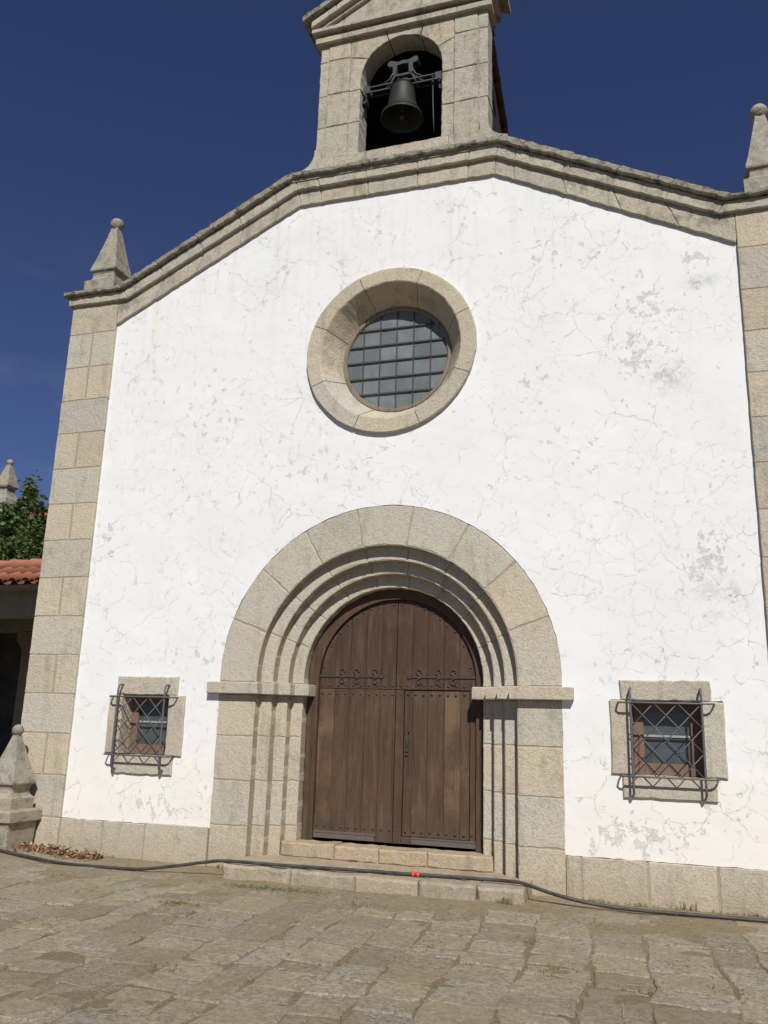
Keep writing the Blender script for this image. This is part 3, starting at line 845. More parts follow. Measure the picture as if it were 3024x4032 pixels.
    # strap hinges with scrolls
    for s in (-1, 1):
        bm = new_bm(); fy = (Vector((0, 1, 0)), .35); y = DY - .012
        x0, x1 = (-1.036, -.20) if s < 0 else (1.068, .22); z0 = 1.925
        boxm(bm, min(x0, x1), max(x0, x1), y - .002, y + .012, z0 - .014, z0 + .014)
        tip = -.14 if s < 0 else .163; b_ = x1
        prism(bm, [(b_, z0 - .012), (b_ + (tip - b_) * .35, z0 - .032), (tip, z0), (b_ + (tip - b_) * .35, z0 + .032), (b_, z0 + .012)], y - .004, y + .011)
        for cx in ((-.735, -.537, -.283) if s < 0 else (.312, .567, .760)):
            for v in (-1, 1):
                pts = []
                for i in range(26):
                    t = i / 25
                    if t < .3:
                        q = t / .3; pts.append((cx + .045 * (1 - q) ** 1.6 - .012 * q, y, z0 + v * (.008 + .040 * q)))
                    else:
                        q = (t - .3) / .7; a = PI + q * 4.1 * -1; r = .040 * (1 - .68 * q)
                        ccx, ccz = cx + .028, .062
                        pts.append((ccx + math.cos(a) * r, y, z0 + v * (ccz + math.sin(-a) * -1 * r)))
                P = [(p[0], p[1], p[2]) for p in pts]
                if s < 0: P = [(2 * cx - p[0], p[1], p[2]) if False else p for p in P]
                tube(bm, P, .0085, 6, rs=[.010 - .003 * i / 25 for i in range(26)], flat=fy)
        obj('strap_hinge', bm, M_iron, d)
    bm = new_bm()
    prism(bm, [(.170, 1.0), (.200, 1.0), (.203, 1.06), (.196, 1.2), (.20, 1.25), (.168, 1.25), (.174, 1.2), (.166, 1.06)], DY - .012, DY + .004)
    tube(bm, [(.185, DY - .01, 1.20), (.185, DY - .03, 1.19), (.185, DY - .032, 1.12), (.185, DY - .028, 1.06), (.185, DY - .01, 1.05)], .006, 8)
    tube(bm, [(.182, DY - .015, .965), (.182, DY + .005, .965)], .016, 10); tube(bm, [(.205, DY - .02, 1.245), (.205, DY + .0, 1.245)], .012, 8)
    obj('door_handle', bm, M_iron, d)
door()

# small barred windows ------------------------------------------------------------
def small_window(jo, ho, zl, zh, lintel, sill, hx0, hx1, label, seed):
    """jo = jamb outer x pair, ho = lintel x pair, z levels"""
    rr = random.Random(seed); bm = new_bm(); y0 = -.03
    (j0, j1), (l0, l1), (s0, s1) = jo, ho, sill
    zb, zj, zt, ztop = zl[0], zl[1], zh[0], zh[1]
    T = lambda w_: (1 + rr.uniform(-.04, .04), w_, rr.random(), 1)
    block(bm, rect(l0, l1, zt, ztop), y0, .30, T(.35), gap=.002, ch=.014, jit=.006)
    block(bm, rect(s0, s1, zb, zj), y0 - .004, .30, T(.3), gap=.002, ch=.014, jit=.006)
    block(bm, rect(j0, hx0, zj, zt), y0, .30, T(.55), gap=.001, ch=.014, jit=.006)
    block(bm, rect(hx1, j1, zj, zt), y0, .30, T(.2), gap=.001, ch=.014, jit=.006)
    o = obj('barred_window', bm, M_stone, church); o['label'] = label
    # wooden frame set back in the opening
    fy = .21; bm = new_bm(); cw = .115; w = hx1 - hx0
    boxm(bm, hx0, hx0 + cw, fy, fy + .07, zj, zt, (1, 0, .2, 1), bev=.004); boxm(bm, hx1 - cw, hx1, fy, fy + .07, zj, zt, (.9, 0, .5, 1), bev=.004)
    boxm(bm, hx0 + cw, hx1 - cw, fy + .002, fy + .07, zj, zj + .125, (1, 0, .7, 1), bev=.004); boxm(bm, hx0 + cw, hx1 - cw, fy + .002, fy + .07, zt - .11, zt, (.9, 0, .9, 1), bev=.004)
    obj('window_frame', bm, M_woodred, o)
    bm = new_bm(); g0, g1 = hx0 + cw, hx1 - cw
    boxm(bm, g0, g1, fy + .045, fy + .055, zj + .12, zt - .1, (1, 0, .3, 1))
    obj('pane', bm, M_pane, o)
    bm = new_bm(); zm_ = zj + .42
    boxm(bm, g0, g1, fy + .03, fy + .05, zm_ - .012, zm_ + .012, bev=.002)
    obj('glazing_bar', bm, M_bar, o)
    # iron grille
    bm = new_bm(); gy = y0 - .105; a, b = hx0 - .005, hx1 + .0
    zt2, zb2 = zt - .025, zj - .005
    def flatbar(path, r=.011): tube(bm, path, r, 6)
    for x in (a, b):
        flatbar([(x, y0 + .02, zt + .13), (x, y0 - .03, zt + .135), (x, gy + .02, zt + .12), (x, gy, zt + .07), (x, gy, zt), (x, gy, 1.2), (x, gy, zj), (x, gy, zj - .12), (x, gy + .02, zj - .165), (x, y0 - .03, zj - .185), (x, y0 + .02, zj - .19)], .0135)
    for z in (zt2, zb2):
        flatbar([(a - .13, y0 + .03, z), (a - .135, y0 - .03, z), (a - .125, gy + .012, z), (a - .09, gy - .012, z), ((a + b) / 2, gy - .012, z), (b + .09, gy - .012, z), (b + .125, gy + .012, z), (b + .135, y0 - .03, z), (b + .13, y0 + .03, z)], .0115)
    nx, nz = 3, 3; ww, hh = (b - a) / nx, (zt2 - zb2) / nz
    for i in range(-nz, nx + 1):
        for sgn in (1, -1):
            # diagonal lines x = a + i*ww + t, over full height, clipped to the bars
            P = []
            for (t) in (0, nz):
                X = i * ww + t * ww if sgn > 0 else (nx - i) * ww - t * ww
                P.append((X, t * hh))
            (xa, za), (xb, zb_) = P
            t0, t1 = 0.0, 1.0; dx = xb - xa; W = nx * ww
            for lim, sg in ((0, 1), (W, -1)):
                q = (lim - xa) / dx
                if (dx > 0) == (sg > 0): t0 = max(t0, q)
                else: t1 = min(t1, q)
            if t1 - t0 < 1e-3: continue
            tube(bm, [(a + xa + dx * t0, gy + .006 * sgn, zb2 + (zb_ - za) * t0), (a + xa + dx * t1, gy + .006 * sgn, zb2 + (zb_ - za) * t1)], .0062, 5)
    obj('window_grille', bm, M_grille, o)
small_window((-3.83, -2.67), (-3.73, -2.79), (.60, .845), (1.61, 1.855), None, (-3.71, -2.785), -3.625, -2.915, 'narrow barred window to the left of the door', 3)
small_window((2.715, 3.905), (2.83, 3.785), (.63, .868), (1.665, 1.89), None, (2.83, 3.79), 2.947, 3.675, 'barred window to the right of the door', 4)

# belfry ------------------------------------------------------------
def mirror(P): return [(-x, z) for x, z in P][::-1]
def belfry():
    bm = new_bm(); y0, y1 = .13, .46; cz = 10.77; r = .63
    B = lambda P, y=y0, w_=None, b=.06: block(bm, P, y, y1, rt_(b, w_), gap=.0045, ch=.009, jit=.0055, step=.07)
    cs = [9.488, 10.04, 10.61, 11.22, 11.555]
    for s in (-1, 1):
        for i, (a, b) in enumerate(zip(cs, cs[1:])):
            wm = .35 if s < 0 else .1
            if i == 3: wm = .9 if s < 0 else .05
            for (x0, x1, yy) in ((1.17, 1.315, y0 + .012), (.81, 1.17, y0)):
                P = rect(x0, x1, a, b); B(P if s > 0 else mirror(P), yy, wm)
        for a, b in ((9.488, 10.04), (10.04, 10.60)):
            P = rect(.63, .81, a, b); B(P if s > 0 else mirror(P), y0 + .003, .15)
    # arch stones
    def ain(a): return (r * math.cos(a), cz + r * math.sin(a))
    def arcseg(a0, a1, n=8): return [ain(a0 + (a1 - a0) * i / n) for i in range(n + 1)]
    zt = 11.555; A = [R(0), R(27), R(62.5), R(109), R(146), R(180)]
    P0 = [(.81, 10.60), (.81, 11.17)] + arcseg(A[1], A[0])[0:] + [(.63, 10.60)]
    B(P0, y0 + .003, .05)
    B([(.81, 11.17), (.81, zt), (.34, zt)] + arcseg(A[2], A[1]), y0 + .003, 1.0)
    B([(.34, zt), (-.25, zt)] + arcseg(A[3], A[2]), y0 + .003, .15)
    B([(-.25, zt), (-.81, zt), (-.81, 11.2)] + arcseg(A[4], A[3]), y0 + .003, .85)
    B([(-.81, 11.2), (-.81, 10.60), (-.63, 10.60)] + arcseg(A[5], A[4]), y0 + .003, .4)
    for s in (-1, 1):
        P = rect(.64, 1.30, 9.4, 11.54); prism(bm, P if s > 0 else mirror(P), y0 + .02, y1 - .01, mat=1)
    # base courses with flared shoulders
    fl = [(1.315, 9.66), (1.322, 9.56), (1.35, 9.48), (1.41, 9.40), (1.48, 9.355), (1.60, 9.325), (1.61, 9.12)]
    B([(-.2, 9.13), (.75, 9.13), (.75, 9.485), (-.2, 9.485)][:], .095, .3)
    B([(-1.0, 9.13), (-.2, 9.13), (-.2, 9.485), (-1.0, 9.485)], .10, .6)
    for s in (-1, 1):
        x_in = 1.0 if s < 0 else .75
        P = [(x_in, 9.13), (1.63, 9.13)] + fl[::-1][1:] + [(x_in, 9.62 if False else 9.5)]
        P = [(x_in, 9.125)] + fl[::-1] + [(1.20, 9.66), (1.19, 9.485), (x_in, 9.485)]
        B(P if s > 0 else mirror(P), .092, .3)
    boxm(bm, -1.3, 1.3, .108, y1, 9.1, 9.478, mat=1)
    boxm(bm, -1.6, 1.6, -.12, y1, 9.0, 9.14, mat=1)
    o = obj('belfry', bm, [M_high, M_mortar], church)
    # entablature
    bm = new_bm()
    def run(xh, yf, yb, z0, z1, cuts, mat=0, wm=.3):
        X = [-xh] + cuts + [xh]
        for a, b in zip(X, X[1:]): block(bm, rect(a, b, z0, z1), yf, yb, rt_(.06, wm), gap=.003, ch=.006, jit=.002, mat=mat)
        boxm(bm, -xh + .02, xh - .02, yf + .015, yb - .01, z0 + .006, z1 + .004, mat=1)
    run(1.385, .065, .53, 11.53, 11.632, [-.85, -.22, .38, .86])
    run(1.43, .0, .60, 11.685, 11.762, [-.8, -.2, .4, .9])
    block(bm, rect(-1.33, 1.33, 11.628, 11.69), .105, .5, rt_(.05, .3), gap=.001, ch=.003)
    obj('cornice', bm, [M_high, M_mortar], o)
    # pediment
    bm = new_bm(); sl = .53
    prism(bm, [(-1.36, 11.763), (1.36, 11.763), (0, 11.763 + 1.36 * sl)], .10, .50, (1, .25, .3, 1))
    for s in (-1, 1):
        def rk(xo, zo, th, yf, yb, mat, w_):
            # raking member: lower outer tip (xo, zo), thickness th measured vertically
            cutsx = [xo, xo * .72, xo * .42, 0]
            for a, b in zip(cutsx, cutsx[1:]):
                za = zo + (xo - a) * sl; zb = zo + (xo - b) * sl
                P = [(a, za), (a, za + th), (b, zb + th), (b, zb)]
                block(bm, P if s > 0 else mirror(P), yf, yb, rt_(.1, w_), gap=.003, ch=.007, jit=.004, mat=mat)
        rk(1.30, 11.755, .085, .045, .56, 0, .2)
        rk(1.43, 11.765, .115, -.03, .62, 0, .2)
        rk(1.56, 11.865, .10, -.09, .68, 2, .1)
    obj('pediment', bm, [M_high, M_mortar, M_lich], o)
    # dark bell chamber behind, with a steep tiled lean-to roof
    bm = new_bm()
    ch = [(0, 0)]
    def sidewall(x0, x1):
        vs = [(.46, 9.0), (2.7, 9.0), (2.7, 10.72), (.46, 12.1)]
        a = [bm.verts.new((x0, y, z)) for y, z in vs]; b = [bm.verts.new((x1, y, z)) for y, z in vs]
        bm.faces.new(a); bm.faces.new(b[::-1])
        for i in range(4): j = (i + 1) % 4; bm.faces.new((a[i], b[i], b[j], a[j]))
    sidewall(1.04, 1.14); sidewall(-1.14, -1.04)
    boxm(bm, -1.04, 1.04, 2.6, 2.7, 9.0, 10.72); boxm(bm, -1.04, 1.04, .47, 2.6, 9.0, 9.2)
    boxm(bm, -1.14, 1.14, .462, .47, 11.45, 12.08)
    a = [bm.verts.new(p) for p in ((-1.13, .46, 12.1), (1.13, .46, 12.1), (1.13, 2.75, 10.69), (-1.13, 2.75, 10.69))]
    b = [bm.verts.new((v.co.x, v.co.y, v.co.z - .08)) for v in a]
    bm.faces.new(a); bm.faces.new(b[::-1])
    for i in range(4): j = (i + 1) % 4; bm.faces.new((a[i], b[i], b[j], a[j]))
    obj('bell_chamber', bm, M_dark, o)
    bm = new_bm(); d = Vector((0, -2.29, 1.41)).normalized()
    tile_plane(bm, (-1.18, 2.8, 10.68), (1, 0, 0), d, 11, 7, pitch=.2145, rng=random.Random(3))
    obj('chamber_roof', bm, M_tiledark, o, recalc=False)
belfry()

def bell():
    c = Vector((-.012, .29, 10.06))
    root = tag(empty('church_bell', (c.x, c.y, 10.75)), 'old bronze bell hanging from a steel yoke inside the belfry arch', 'bell')
    bm = new_bm()
    prof = [(.0, .60), (.10, .60), (.152, .585), (.175, .55), (.182, .50), (.19, .40), (.205, .30), (.225, .20), (.262, .11), (.305, .05), (.318, .012), (.322, 0), (.31, -.002), (.29, .04), (.22, .14), (.18, .28), (.165, .45), (.12, .54), (0, .55)]
    lathe(bm, prof, c, 40)
    for z in (.545, .52, .15, .06): lathe(bm, [(r_, zz) for r_, zz in ((.18 + (.10 if z < .2 else 0) * (0.55 if z > .1 else 1.28), z - .006), (.188 + (.10 if z < .2 else 0) * (.55 if z > .1 else 1.28), z), (.18 + (.10 if z < .2 else 0) * (.55 if z > .1 else 1.28), z + .006))], c, 40)
    obj('bell_body', bm, M_bronze, root)
    bm = new_bm(); y = c.y
    # two parallel beams tied by a cast frame
    for dy in (-.05, .05):
        for z in (10.685, 10.60): boxm(bm, -.56, .56, y + dy - .012, y + dy + .012, z - .010, z + .010)
        for s in (-1, 1):
            tube(bm, [(s * .30, y + dy, 10.70), (s * .20, y + dy, 10.76), (s * .15, y + dy, 10.86), (s * .145, y + dy, 10.90)], .016, 6)
            boxm(bm, s * .56 - .05, s * .56 + .05, y + dy - .02, y + dy + .02, 10.58, 10.705)
            tube(bm, [(s * .22, y + dy, 10.60), (s * .16, y + dy, 10.74), (s * .12, y + dy, 10.80)], .018, 6)
        boxm(bm, -.13, .13, y + dy - .015, y + dy + .015, 10.775, 10.81)
    # counterweight: two lobed uprights joined on top
    pts = []
    lob = lambda s: [(s * (.05 + .13 + .055 * math.cos(a)), 11.02 + .05 * math.sin(a)) for a in [R(200 + i * 20) for i in range(14)]]
    for s in (-1, 1):
        prism(bm, [(s * x_, z_) for x_, z_ in ((.10, 10.80), (.155, 10.80), (.15, 10.9), (.165, 10.97), (.205, 10.965), (.235, 10.99), (.24, 11.03), (.215, 11.065), (.17, 11.065), (.12, 11.04), (.085, 11.03), (.09, 10.96))], y - .07, y + .07)
    prism(bm, [(-.10, 11.03), (-.10, 10.975), (0, 10.99), (.10, 10.975), (.10, 11.03), (0, 11.05)], y - .06, y + .06)
    obj('yoke', bm, M_yoke, root)
    bm = new_bm()
    for x_ in (-.09, 0, .09): tube(bm, [(c.x + x_, y, 10.62), (c.x + x_, y, 10.80)], .02, 8)
    boxm(bm, -.12, .12, y - .04, y + .04, 10.65, 10.68)
    obj('crown_hanger', bm, M_yoke, root)
    for s in (-1, 1):
        bm = new_bm()
        boxm(bm, s * .60 - .035, s * .60 + .03, y - .06, y + .06, 10.42, 10.445)
        boxm(bm, s * .575 - .012, s * .575 + .012, y - .06, y + .06, 10.44, 10.58)
        tube(bm, [(s * .575, y - .07, 10.50), (s * .62, y - .09, 10.62)], .012, 6)
        tube(bm, [(s * .62, y, 10.43), (s * .625, y - .02, 10.2)], .012, 6)
        obj('bearing_bracket', bm, M_yoke, root)
    bm = new_bm()
    boxm(bm, .44, .47, y - .02, y + .02, 10.55, 10.73); tube(bm, [(.455, y, 10.58), (.46, y, 10.3), (.47, y + .01, 10.0), (.48, y + .02, 9.75)], .010, 6)
    obj('pull_lever', bm, M_yoke, root)
    bm = new_bm(); tube(bm, [(c.x, c.y, 10.5), (c.x, c.y, 10.14)], .014, 8); lathe(bm, [(0, .06), (.035, .04), (.045, 0), (.03, -.04), (0, -.05)], (c.x, c.y, 10.10), 16)
    obj('clapper', bm, M_iron, root)
bell()

# pinnacles ------------------------------------------------------------
def rjit(v, k): return v + random.uniform(-k, k)
def sq_loft(bm, cx, cy, prof, tint, j=.002):
    """stack of square sections (half side, z)"""
    rings = []
    for h, z in prof:
        n = 4; ring = []
        cor = [(-h, -h), (h, -h), (h, h), (-h, h)]
        for i in range(4):
            a, b = cor[i], cor[(i + 1) % 4]
            for q in range(n): ring.append(bm.verts.new((cx + a[0] + (b[0] - a[0]) * q / n + random.uniform(-j, j), cy + a[1] + (b[1] - a[1]) * q / n + random.uniform(-j, j), z + random.uniform(-j, j))))
        rings.append(ring)
    fs = []
    for a, b in zip(rings, rings[1:]):
        for i in range(len(a)): k = (i + 1) % len(a); fs.append(bm.faces.new((a[i], a[k], b[k], b[i])))
    fs.append(bm.faces.new(rings[0][::-1])); fs.append(bm.faces.new(rings[-1]))
    setcol(bm, fs, tint)
def uvball(bm, c, r, tint):
    for f in lathe(bm, [(max(.001, r * math.sin(a)) * (1 + .02 * math.sin(5 * a)), -r * math.cos(a)) for a in [PI * i / 14 for i in range(15)]], c, 22, tint): pass
for s in (-1, 1):
    cx, cy = s * 4.80, .24
    bm = new_bm(); t = (1.0, .2, random.random(), 1)
    sq_loft(bm, cx, cy, [(.27, 7.70), (.275, 7.955), (.262, 7.965), (.215, 7.99), (.195, 8.03), (.19, 8.09), (.205, 8.125), (.205, 8.135), (.228, 8.14), (.235, 8.16), (.19, 8.34), (.12, 8.66), (.056, 8.985)], t)
    p = obj('pinnacle', bm, M_fini, church); p['label'] = ('left' if s < 0 else 'right') + ' granite pinnacle on the end of the gable coping'
    bm = new_bm(); uvball(bm, (cx, cy, 9.065), .108, t); obj('ball', bm, M_fini, p)

FX, FY = -4.975, -.36
fp = tag(empty('stone_pinnacle', (FX, FY, -.36)), 'grey granite pyramid pinnacle with ball standing on the ground at the church corner', 'pinnacle')
bm = new_bm(); t = (1, .15, .3, 1)
sq_loft(bm, FX, FY, [(.24, -.42), (.25, -.2), (.262, -.05), (.27, -.045), (.30, -.03), (.30, .09), (.285, .108), (.215, .115), (.215, .25), (.205, .262), (.185, .275), (.168, .31), (.165, .36), (.18, .405), (.19, .418)], (1, .55, .6, 1), .003)
obj('pedestal', bm, M_fini, fp)
bm = new_bm(); sq_loft(bm, FX, FY, [(.20, .42), (.213, .425), (.216, .445), (.16, .63), (.10, .83), (.038, 1.045)], t, .0015); obj('pyramid', bm, M_fini, fp)
bm = new_bm(); uvball(bm, (FX, FY, 1.105), .076, t); obj('ball', bm, M_fini, fp)

# hose ------------------------------------------------------------
def hose():
    key = [(-6.6, -.9, -.335), (-5.6, -.75, -.335), (-4.95, -.70, -.335), (-4.62, -.76, -.345), (-4.2, -.75, -.39), (-3.7, -.755, -.42), (-3.1, -.74, -.42), (-2.65, -.70, -.41), (-2.2, -.64, -.345), (-1.9, -.61, -.295), (-1.62, -.585, -.262), (-.95, -.55, -.262), (-.02, -.455, -.262), (.61, -.40, -.262), (1.35, -.345, -.262), (1.72, -.36, -.258), (1.86, -.42, -.272),
           (2.12, -.47, -.325), (2.42, -.45, -.378), (2.8, -.42, -.412), (3.3, -.40, -.418), (3.9, -.36, -.418), (4.6, -.33, -.418), (5.6, -.4, -.42), (7.5, -.3, -.42)]
    P = []
    V = [Vector(k) for k in key]
    for i in range(len(V) - 1):
        p0, p1, p2, p3 = V[max(i - 1, 0)], V[i], V[i + 1], V[min(i + 2, len(V) - 1)]
        for q in range(8):
            t = q / 8
            P.append(.5 * ((2 * p1) + (p2 - p0) * t + (2 * p0 - 5 * p1 + 4 * p2 - p3) * t * t + (3 * p1 - p0 - 3 * p2 + p3) * t ** 3))
    P.append(V[-1])
    for p in P:
        p.y += .018 * noise.noise(Vector((p.x * 1.3, 0, 4))) + .006 * noise.noise(Vector((p.x * 4, 0, 1)))
    bm = new_bm(); tube(bm, P, .0185, 10)
    h = tag(obj('hose', bm, M_rubber), 'black rubber hose with an orange-red coupling lying across the step and along the church wall', 'hose')
    bm = new_bm(); k = min(range(len(P)), key=lambda i: abs(P[i].x - .61)); c = P[k]; d = (P[k + 1] - P[k - 1]).normalized()
    c = c + Vector((0, 0, .002))
    for a, b in ((-.042, -.012), (.012, .042)):
        tube(bm, [c + d * a, c + d * (a + .006), c + d * (b - .006), c + d * b], .031, 14, rs=[.027, .031, .031, .027])
    obj('coupling', bm, M_red, h)
hose()

# dry leaves, grass, straw ------------------------------------------------------------
def leaves():
    bm = new_bm(); r = random.Random(2)
    for i in range(620):
        u = r.random()
        x = -4.75 + 1.15 * u; w_ = .16 * (1 - abs(u - .42) * 1.3)
        y = -.08 - abs(r.gauss(0, 1)) * .14 * (1 - .4 * u) - .02
        if x < -4.45: y -= .1
        z = gh(x, y) + .008 + max(0, r.gauss(.012, .028)) * (1 + y * 1.2)
        s = r.uniform(.012, .036); R3 = Matrix.Rotation(r.uniform(0, 6.28), 3, 'Z') @ Matrix.Rotation(r.gauss(0, .6), 3, 'X') @ Matrix.Rotation(r.gauss(0, .6), 3, 'Y')
        sh = [(-1, 0, 0), (-.4, .55, .25), (.35, .5, .3), (1.05, 0, .05), (.35, -.5, .3), (-.4, -.55, .25)]
        vs = [bm.verts.new(Vector((x, y, z)) + R3 @ Vector((a * s, b * s, c * s * r.uniform(.5, 1.6)))) for a, b, c in sh]
        m_ = bm.verts.new(Vector((x, y, z)))
        fs = [bm.faces.new((vs[k], vs[(k + 1) % 6], m_)) for k in range(6)]
        setcol(bm, fs, (r.uniform(.3, 1.15), r.random(), 0, 1))
    tag(obj('dry_leaves', bm, M_dry, recalc=False), 'heap of dry brown leaves against the foot of the left pilaster', 'dry leaves', kind='stuff')
leaves()
def grass():
    bm = new_bm(); r = random.Random(8)
    spots = []
    for i in range(60): spots.append((r.choice([2.5, 2.75, 3.0, 3.4, 3.75, 4.15]) + r.gauss(0, .12), -.03 - abs(r.gauss(0, .03)), r.uniform(.012, .04)))
    for cx, n_, h in ((2.46, 9, .055), (3.42, 11, .10), (3.0, 6, .04), (4.12, 12, .045), (-3.55, 8, .05), (-1.95, 12, .05)):
        for i in range(n_): spots.append((cx + r.gauss(0, .07), -.04 - abs(r.gauss(0, .02)), h * r.uniform(.5, 1.2)))
    for i in range(26): spots.append((1.62 + r.gauss(0, .05), -.63 - abs(r.gauss(0, .02)), r.uniform(.04, .10)))
    for i in range(380): spots.append((-.75 + r.gauss(0, .33), -.98 + r.gauss(0, .055), r.uniform(.008, .035)))
    for i in range(110): spots.append((-1.35 + r.gauss(0, .10), -2.05 + r.gauss(0, .05), r.uniform(.01, .03)))
    for cx, cy in ((2.1, -2.05), (3.32, -2.3), (3.6, -2.9), (-2.6, -1.9), (-1.0, -2.5), (.2, -2.3), (2.6, -1.2), (3.1, -3.2), (1.3, -2.6), (-3.2, -1.3), (-2.0, -3.2), (.9, -3.4), (1.9, -1.2), (.3, -1.3), (-.3, -4.0), (3.7, -1.5), (2.4, -2.9)):
        for i in range(45): spots.append((cx + r.gauss(0, .10), cy + r.gauss(0, .10), r.uniform(.006, .022)))
    for x, y, h in spots:
        for k in range(3):
            a = r.uniform(0, 6.28); l = r.uniform(.2, .8) * h; bx = x + r.gauss(0, .006); by = y + r.gauss(0, .006); z = gh(x, y) - .004; wd = .0028
            dx, dy = math.cos(a), math.sin(a)
            v = [bm.verts.new((bx - dy * wd, by + dx * wd, z)), bm.verts.new((bx + dy * wd, by - dx * wd, z)), bm.verts.new((bx + dx * l * .4 + dy * wd * .7, by + dy * l * .4 - dx * wd * .7, z + h * .65)), bm.verts.new((bx + dx * l * .4 - dy * wd * .7, by + dy * l * .4 + dx * wd * .7, z + h * .65)), bm.verts.new((bx + dx * l, by + dy * l, z + h))]
            fs = [bm.faces.new(v[:4]), bm.faces.new((v[3], v[2], v[4]))]
            setcol(bm, fs, (r.uniform(.6, 1.2), r.random(), 0, 1))
    tag(obj('grass', bm, M_grass, recalc=False), 'sparse grass tufts in the paving joints and along the wall foot', 'grass', kind='stuff')
    bm = new_bm()
    for i in range(420):
        x, y = r.uniform(-4.5, 4.5), -r.random() ** 1.4 * 5 - .1
        if -1.7 < x < 1.85 and y > -.62: continue
        l = r.uniform(.01, .045) if i < 404 else r.uniform(.08, .16); a = r.uniform(0, 6.28); z = gh(x, y) + .012; wd = r.uniform(.0015, .004)
        dx, dy = math.cos(a) * l, math.sin(a) * l; nx, ny = -math.sin(a) * wd, math.cos(a) * wd
        f = bm.faces.new([bm.verts.new(p) for p in ((x - dx - nx, y - dy - ny, z), (x + dx - nx, y + dy - ny, z + r.uniform(0, .008)), (x + dx + nx, y + dy + ny, z + .003), (x - dx + nx, y - dy + ny, z + .002))])
        setcol(bm, [f], (r.uniform(.6, 1.2), r.random(), 0, 1))
    for i in range(520):
        x, y = r.uniform(-4.5, 4.6), -r.random() ** 1.2 * 5 - .08
        if -1.7 < x < 1.85 and y > -.72: continue
        rr = r.uniform(.002, .008); z = gh(x, y) + .002
        vs = [bm.verts.new((x + rr * math.cos(a) * r.uniform(.7, 1.2), y + rr * math.sin(a) * r.uniform(.7, 1.2), z)) for a in (0, 1.5, 3.0, 4.6)]; tp = bm.verts.new((x, y, z + rr))
        setcol(bm, [bm.faces.new((vs[k], vs[(k + 1) % 4], tp)) for k in range(4)], (r.uniform(.4, 1.1), r.random(), 0, 1))
    tag(obj('straw_and_grit', bm, M_straw, recalc=False), 'bits of straw and small stones scattered over the paving', 'straw', kind='stuff')
grass()

# porch at the left ------------------------------------------------------------
po = tag(empty('porch', (-8, 1, gh(-8, 1))), 'low porch with red barrel tile roof and dark interior beside the church', 'porch')
ez, ey, rz, ry = 3.36, 1.0, 3.88, 2.2
sd = Vector((0, ry - ey, rz - ez)).normalized()
bm = new_bm(); tile_plane(bm, (-12.2, ey, ez), (1, 0, 0), sd, 26, 3, pitch=.262, row=.42, hgt=.06, rng=random.Random(9))
tile_plane(bm, (-12.2, 2 * ry - ey, ez), (1, 0, 0), Vector((0, -sd.y, sd.z)), 26, 3, pitch=.262, row=.42, hgt=.06, rng=random.Random(10))
obj('tile_roof', bm, M_tile, po, recalc=False)
bm = new_bm(); x = -12.3; r_ = random.Random(4)
while x < -5.4:
    t = (1 + r_.uniform(-.15, .15), r_.random() * .5, r_.random(), 1); l = .5
    A, B = [], []
    for k in range(9):
        a = PI * k / 8
        A.append(bm.verts.new((x, ry - math.cos(a) * .12, rz + .015 + math.sin(a) * .10 + .012))); B.append(bm.verts.new((x + l, ry - math.cos(a) * .105, rz + .005 + math.sin(a) * .088)))
    fs = [bm.faces.new((A[k], A[k + 1], B[k + 1], B[k])) for k in range(8)]; setcol(bm, fs, t)
    x += .455
obj('ridge_tiles', bm, M_tile, po, recalc=False)
bm = new_bm()
boxm(bm, -12.2, -5.25, 1.5, 1.8, 2.885, 3.33, (.8, .3, .5, 1)); boxm(bm, -12.2, -5.3, 1.04, 1.5, 3.30, 3.335, (.5, .3, .5, 1))
obj('front_beam', bm, M_shade, po)
bm = new_bm(); boxm(bm, -12.2, -5.3, 1.06, 3.4, 3.337, 3.38); boxm(bm, -12.2, -5.3, 1.8, 6.2, 3.302, 3.336); obj('light_block_ceiling', bm, M_dark, po)  # unseen flat slabs added under the roof to block light from the interior
bm = new_bm(); boxm(bm, -12.2, -5.3, 5.0, 5.35, 3.02, 3.3); obj('inner_beam', bm, M_shade, po)
bm = new_bm()
block(bm, [(-9.76, -.5), (-9.2, -.5), (-9.2, 2.67), (-9.05, 3.02), (-9.93, 3.02), (-9.93, 2.85), (-9.76, 2.62)], 5.03, 5.33, (.9, .3, .4, 1)); boxm(bm, -9.2, -5.3, 5.1, 5.3, GZ, 3.02)
obj('column', bm, M_shade, po)
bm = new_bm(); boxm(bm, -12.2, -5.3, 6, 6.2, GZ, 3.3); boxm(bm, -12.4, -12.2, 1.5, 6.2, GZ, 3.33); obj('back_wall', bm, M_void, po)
bm = new_bm(); prism(bm, [(-5.62, 3.36), (-5.25, 3.36), (-5.25, 3.62), (-5.6, 3.50)], .9, 1.3, (1, .2, .3, 1)); obj('stone_stop', bm, M_stone, po)

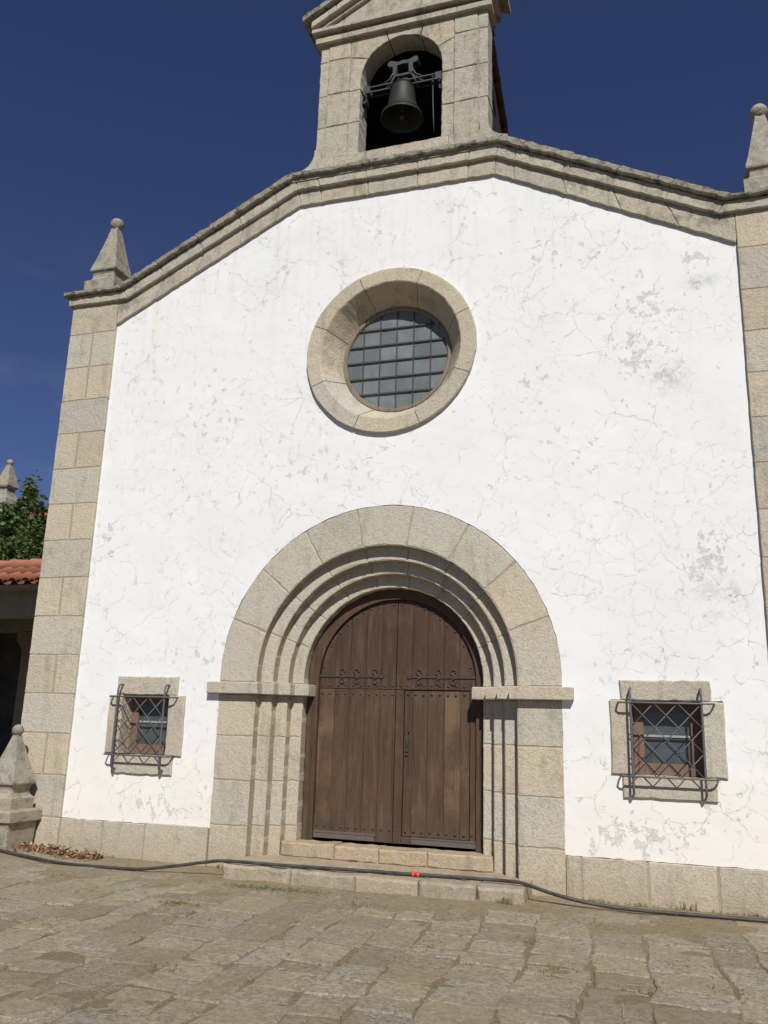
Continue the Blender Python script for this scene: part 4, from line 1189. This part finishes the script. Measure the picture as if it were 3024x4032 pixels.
# far building with its own pinnacle ------------------------------------------------------------
fh = tag(empty('far_house', (-16, 12, GZ)), 'old building with tiled hip roof rising behind the leafy tree at the far left', 'building')
HZ = 6.93
bm = new_bm(); boxm(bm, -22, -11.2, 10.6, 18, GZ, HZ - .02); obj('wall', bm, M_shade, fh)
bm = new_bm()
sl2 = R(24)
tile_plane(bm, (-22.3, 10.1, HZ), (1, 0, 0), (0, math.cos(sl2), math.sin(sl2)), 46, 3, pitch=.25, row=.42, rng=random.Random(12))
obj('tile_roof', bm, M_tile, fh, recalc=False)
bm = new_bm(); v = [bm.verts.new(p) for p in ((-22.3, 10.15, HZ - .03), (-10.8, 10.15, HZ - .03), (-10.8, 11.2, HZ + .44), (-22.3, 11.2, HZ + .44))]; bm.faces.new(v)
v2 = [bm.verts.new(p) for p in ((-22.3, 15.2, HZ - .03), (-10.8, 15.2, HZ - .03))]; bm.faces.new((v[2], v[3], v2[0], v2[1])); obj('roof_boarding', bm, M_dark, fh)
cx, cy = -15.62, 10.25
bm = new_bm()
sq_loft(bm, cx, cy, [(.34, 6.9), (.35, 7.45), (.33, 7.58), (.26, 7.66), (.20, 7.76), (.175, 7.86), (.18, 7.95), (.235, 7.97), (.25, 8.02), (.16, 8.36), (.062, 8.72)], (.95, .2, .7, 1), .005)
p = obj('pinnacle', bm, M_fini, fh); bm = new_bm(); uvball(bm, (cx, cy, 8.80), .10, (.95, .2, .7, 1)); obj('ball', bm, M_fini, p)

# tree ------------------------------------------------------------
def tree():
    base = Vector((-11.9, 8.1, GZ))
    root = tag(empty('tree', base), 'leafy green tree rising between the porch roof and the far tiled building', 'tree')
    r = random.Random(21); bm = new_bm()
    tube(bm, [base, base + Vector((.05, 0, 1.4)), base + Vector((-.05, .1, 2.6)), base + Vector((.0, 0, 4.2))], .16, 10, rs=[.2, .15, .11, .05])
    tips = []
    for i in range(16):
        a = r.uniform(0, 6.28); h = r.uniform(1.6, 3.8); L = r.uniform(1.0, 2.2); st = base + Vector((0, 0, h)); e = st + Vector((math.cos(a) * L, math.sin(a) * L * .8, r.uniform(.5, 1.6)))
        tube(bm, [st, st.lerp(e, .5) + Vector((0, 0, .15)), e], .04, 6, rs=[.05, .03, .01]); tips.append(e)
    sp = Vector((-11.33, 6.5, 6.55)); tube(bm, [base + Vector((0, 0, 4)), sp - Vector((0, 0, .7)), sp], .02, 5, rs=[.03, .02, .008])
    obj('trunk', bm, M_bark, root)
    bm = new_bm()
    blobs = []
    for i in range(95):
        a = r.uniform(0, 6.28); rr = r.random() ** .5 * 2.3; z = r.uniform(2.6, 6.0); sh = 1 - max(0, (z - 4.6) / 1.9) ** 1.5
        blobs.append((base.x + .35 + math.cos(a) * rr * sh, base.y - .9 + math.sin(a) * rr * .75 * sh, z, r.uniform(.25, .48)))
    blobs = [(x, y, min(z, (5.55 if x > -12.15 else 6.05) - q), q) for x, y, z, q in blobs]
    for i in range(26): blobs.append((r.uniform(-11.9, -10.5), r.uniform(6.4, 7.4), r.uniform(3.9, 5.3), r.uniform(.2, .35)))
    blobs = [(x, max(y, 6.75) if z < 3.9 else y, z, q) for x, y, z, q in blobs]
    blobs += [(-11.35, 6.5, 6.45, .16), (-11.25, 6.5, 6.25, .13), (-11.42, 6.5, 6.72, .09), (-10.98, 6.5, 6.2, .12), (-11.6, 6.5, 6.2, .12), (-11.5, 6.45, 5.95, .18), (-11.9, 6.6, 6.0, .15), (-11.15, 6.5, 5.75, .16), (-10.9, 6.5, 5.6, .16), (-12.1, 6.5, 6.1, .15)]
    for i in range(15000):
        b = blobs[r.randrange(len(blobs))] if r.random() > .012 else blobs[-r.randint(1, 10)]
        v = Vector((r.gauss(0, 1), r.gauss(0, 1), r.gauss(0, 1))).normalized() * b[3] * (r.random() ** .4)
        if b[3] < .19: v = Vector((r.gauss(0, .11), r.gauss(0, .08), r.gauss(0, .13)))
        c = Vector(b[:3]) + v; s = r.uniform(.035, .078)
        Rm = Matrix.Rotation(r.uniform(0, 6.28), 3, 'Z') @ Matrix.Rotation(r.gauss(.5, .5), 3, 'X') @ Matrix.Rotation(r.gauss(0, .4), 3, 'Y')
        sh = [(0, -1, 0), (.55, -.55, .1), (.95, -.1, .0), (.5, .15, .12), (.45, .7, 0), (.1, .45, .1), (0, 1.1, -.1), (-.1, .45, .1), (-.45, .7, 0), (-.5, .15, .12), (-.95, -.1, 0), (-.55, -.55, .1)]
        vs = [bm.verts.new(c + Rm @ Vector((p[0] * s, p[1] * s, p[2] * s))) for p in sh]; mm = bm.verts.new(c)
        fs = [bm.faces.new((vs[k], vs[(k + 1) % 12], mm)) for k in range(12)]
        setcol(bm, fs, (r.uniform(.6, 1.35), r.random(), 0, 1))
    obj('crown', bm, M_leaf, root, recalc=False)
tree()
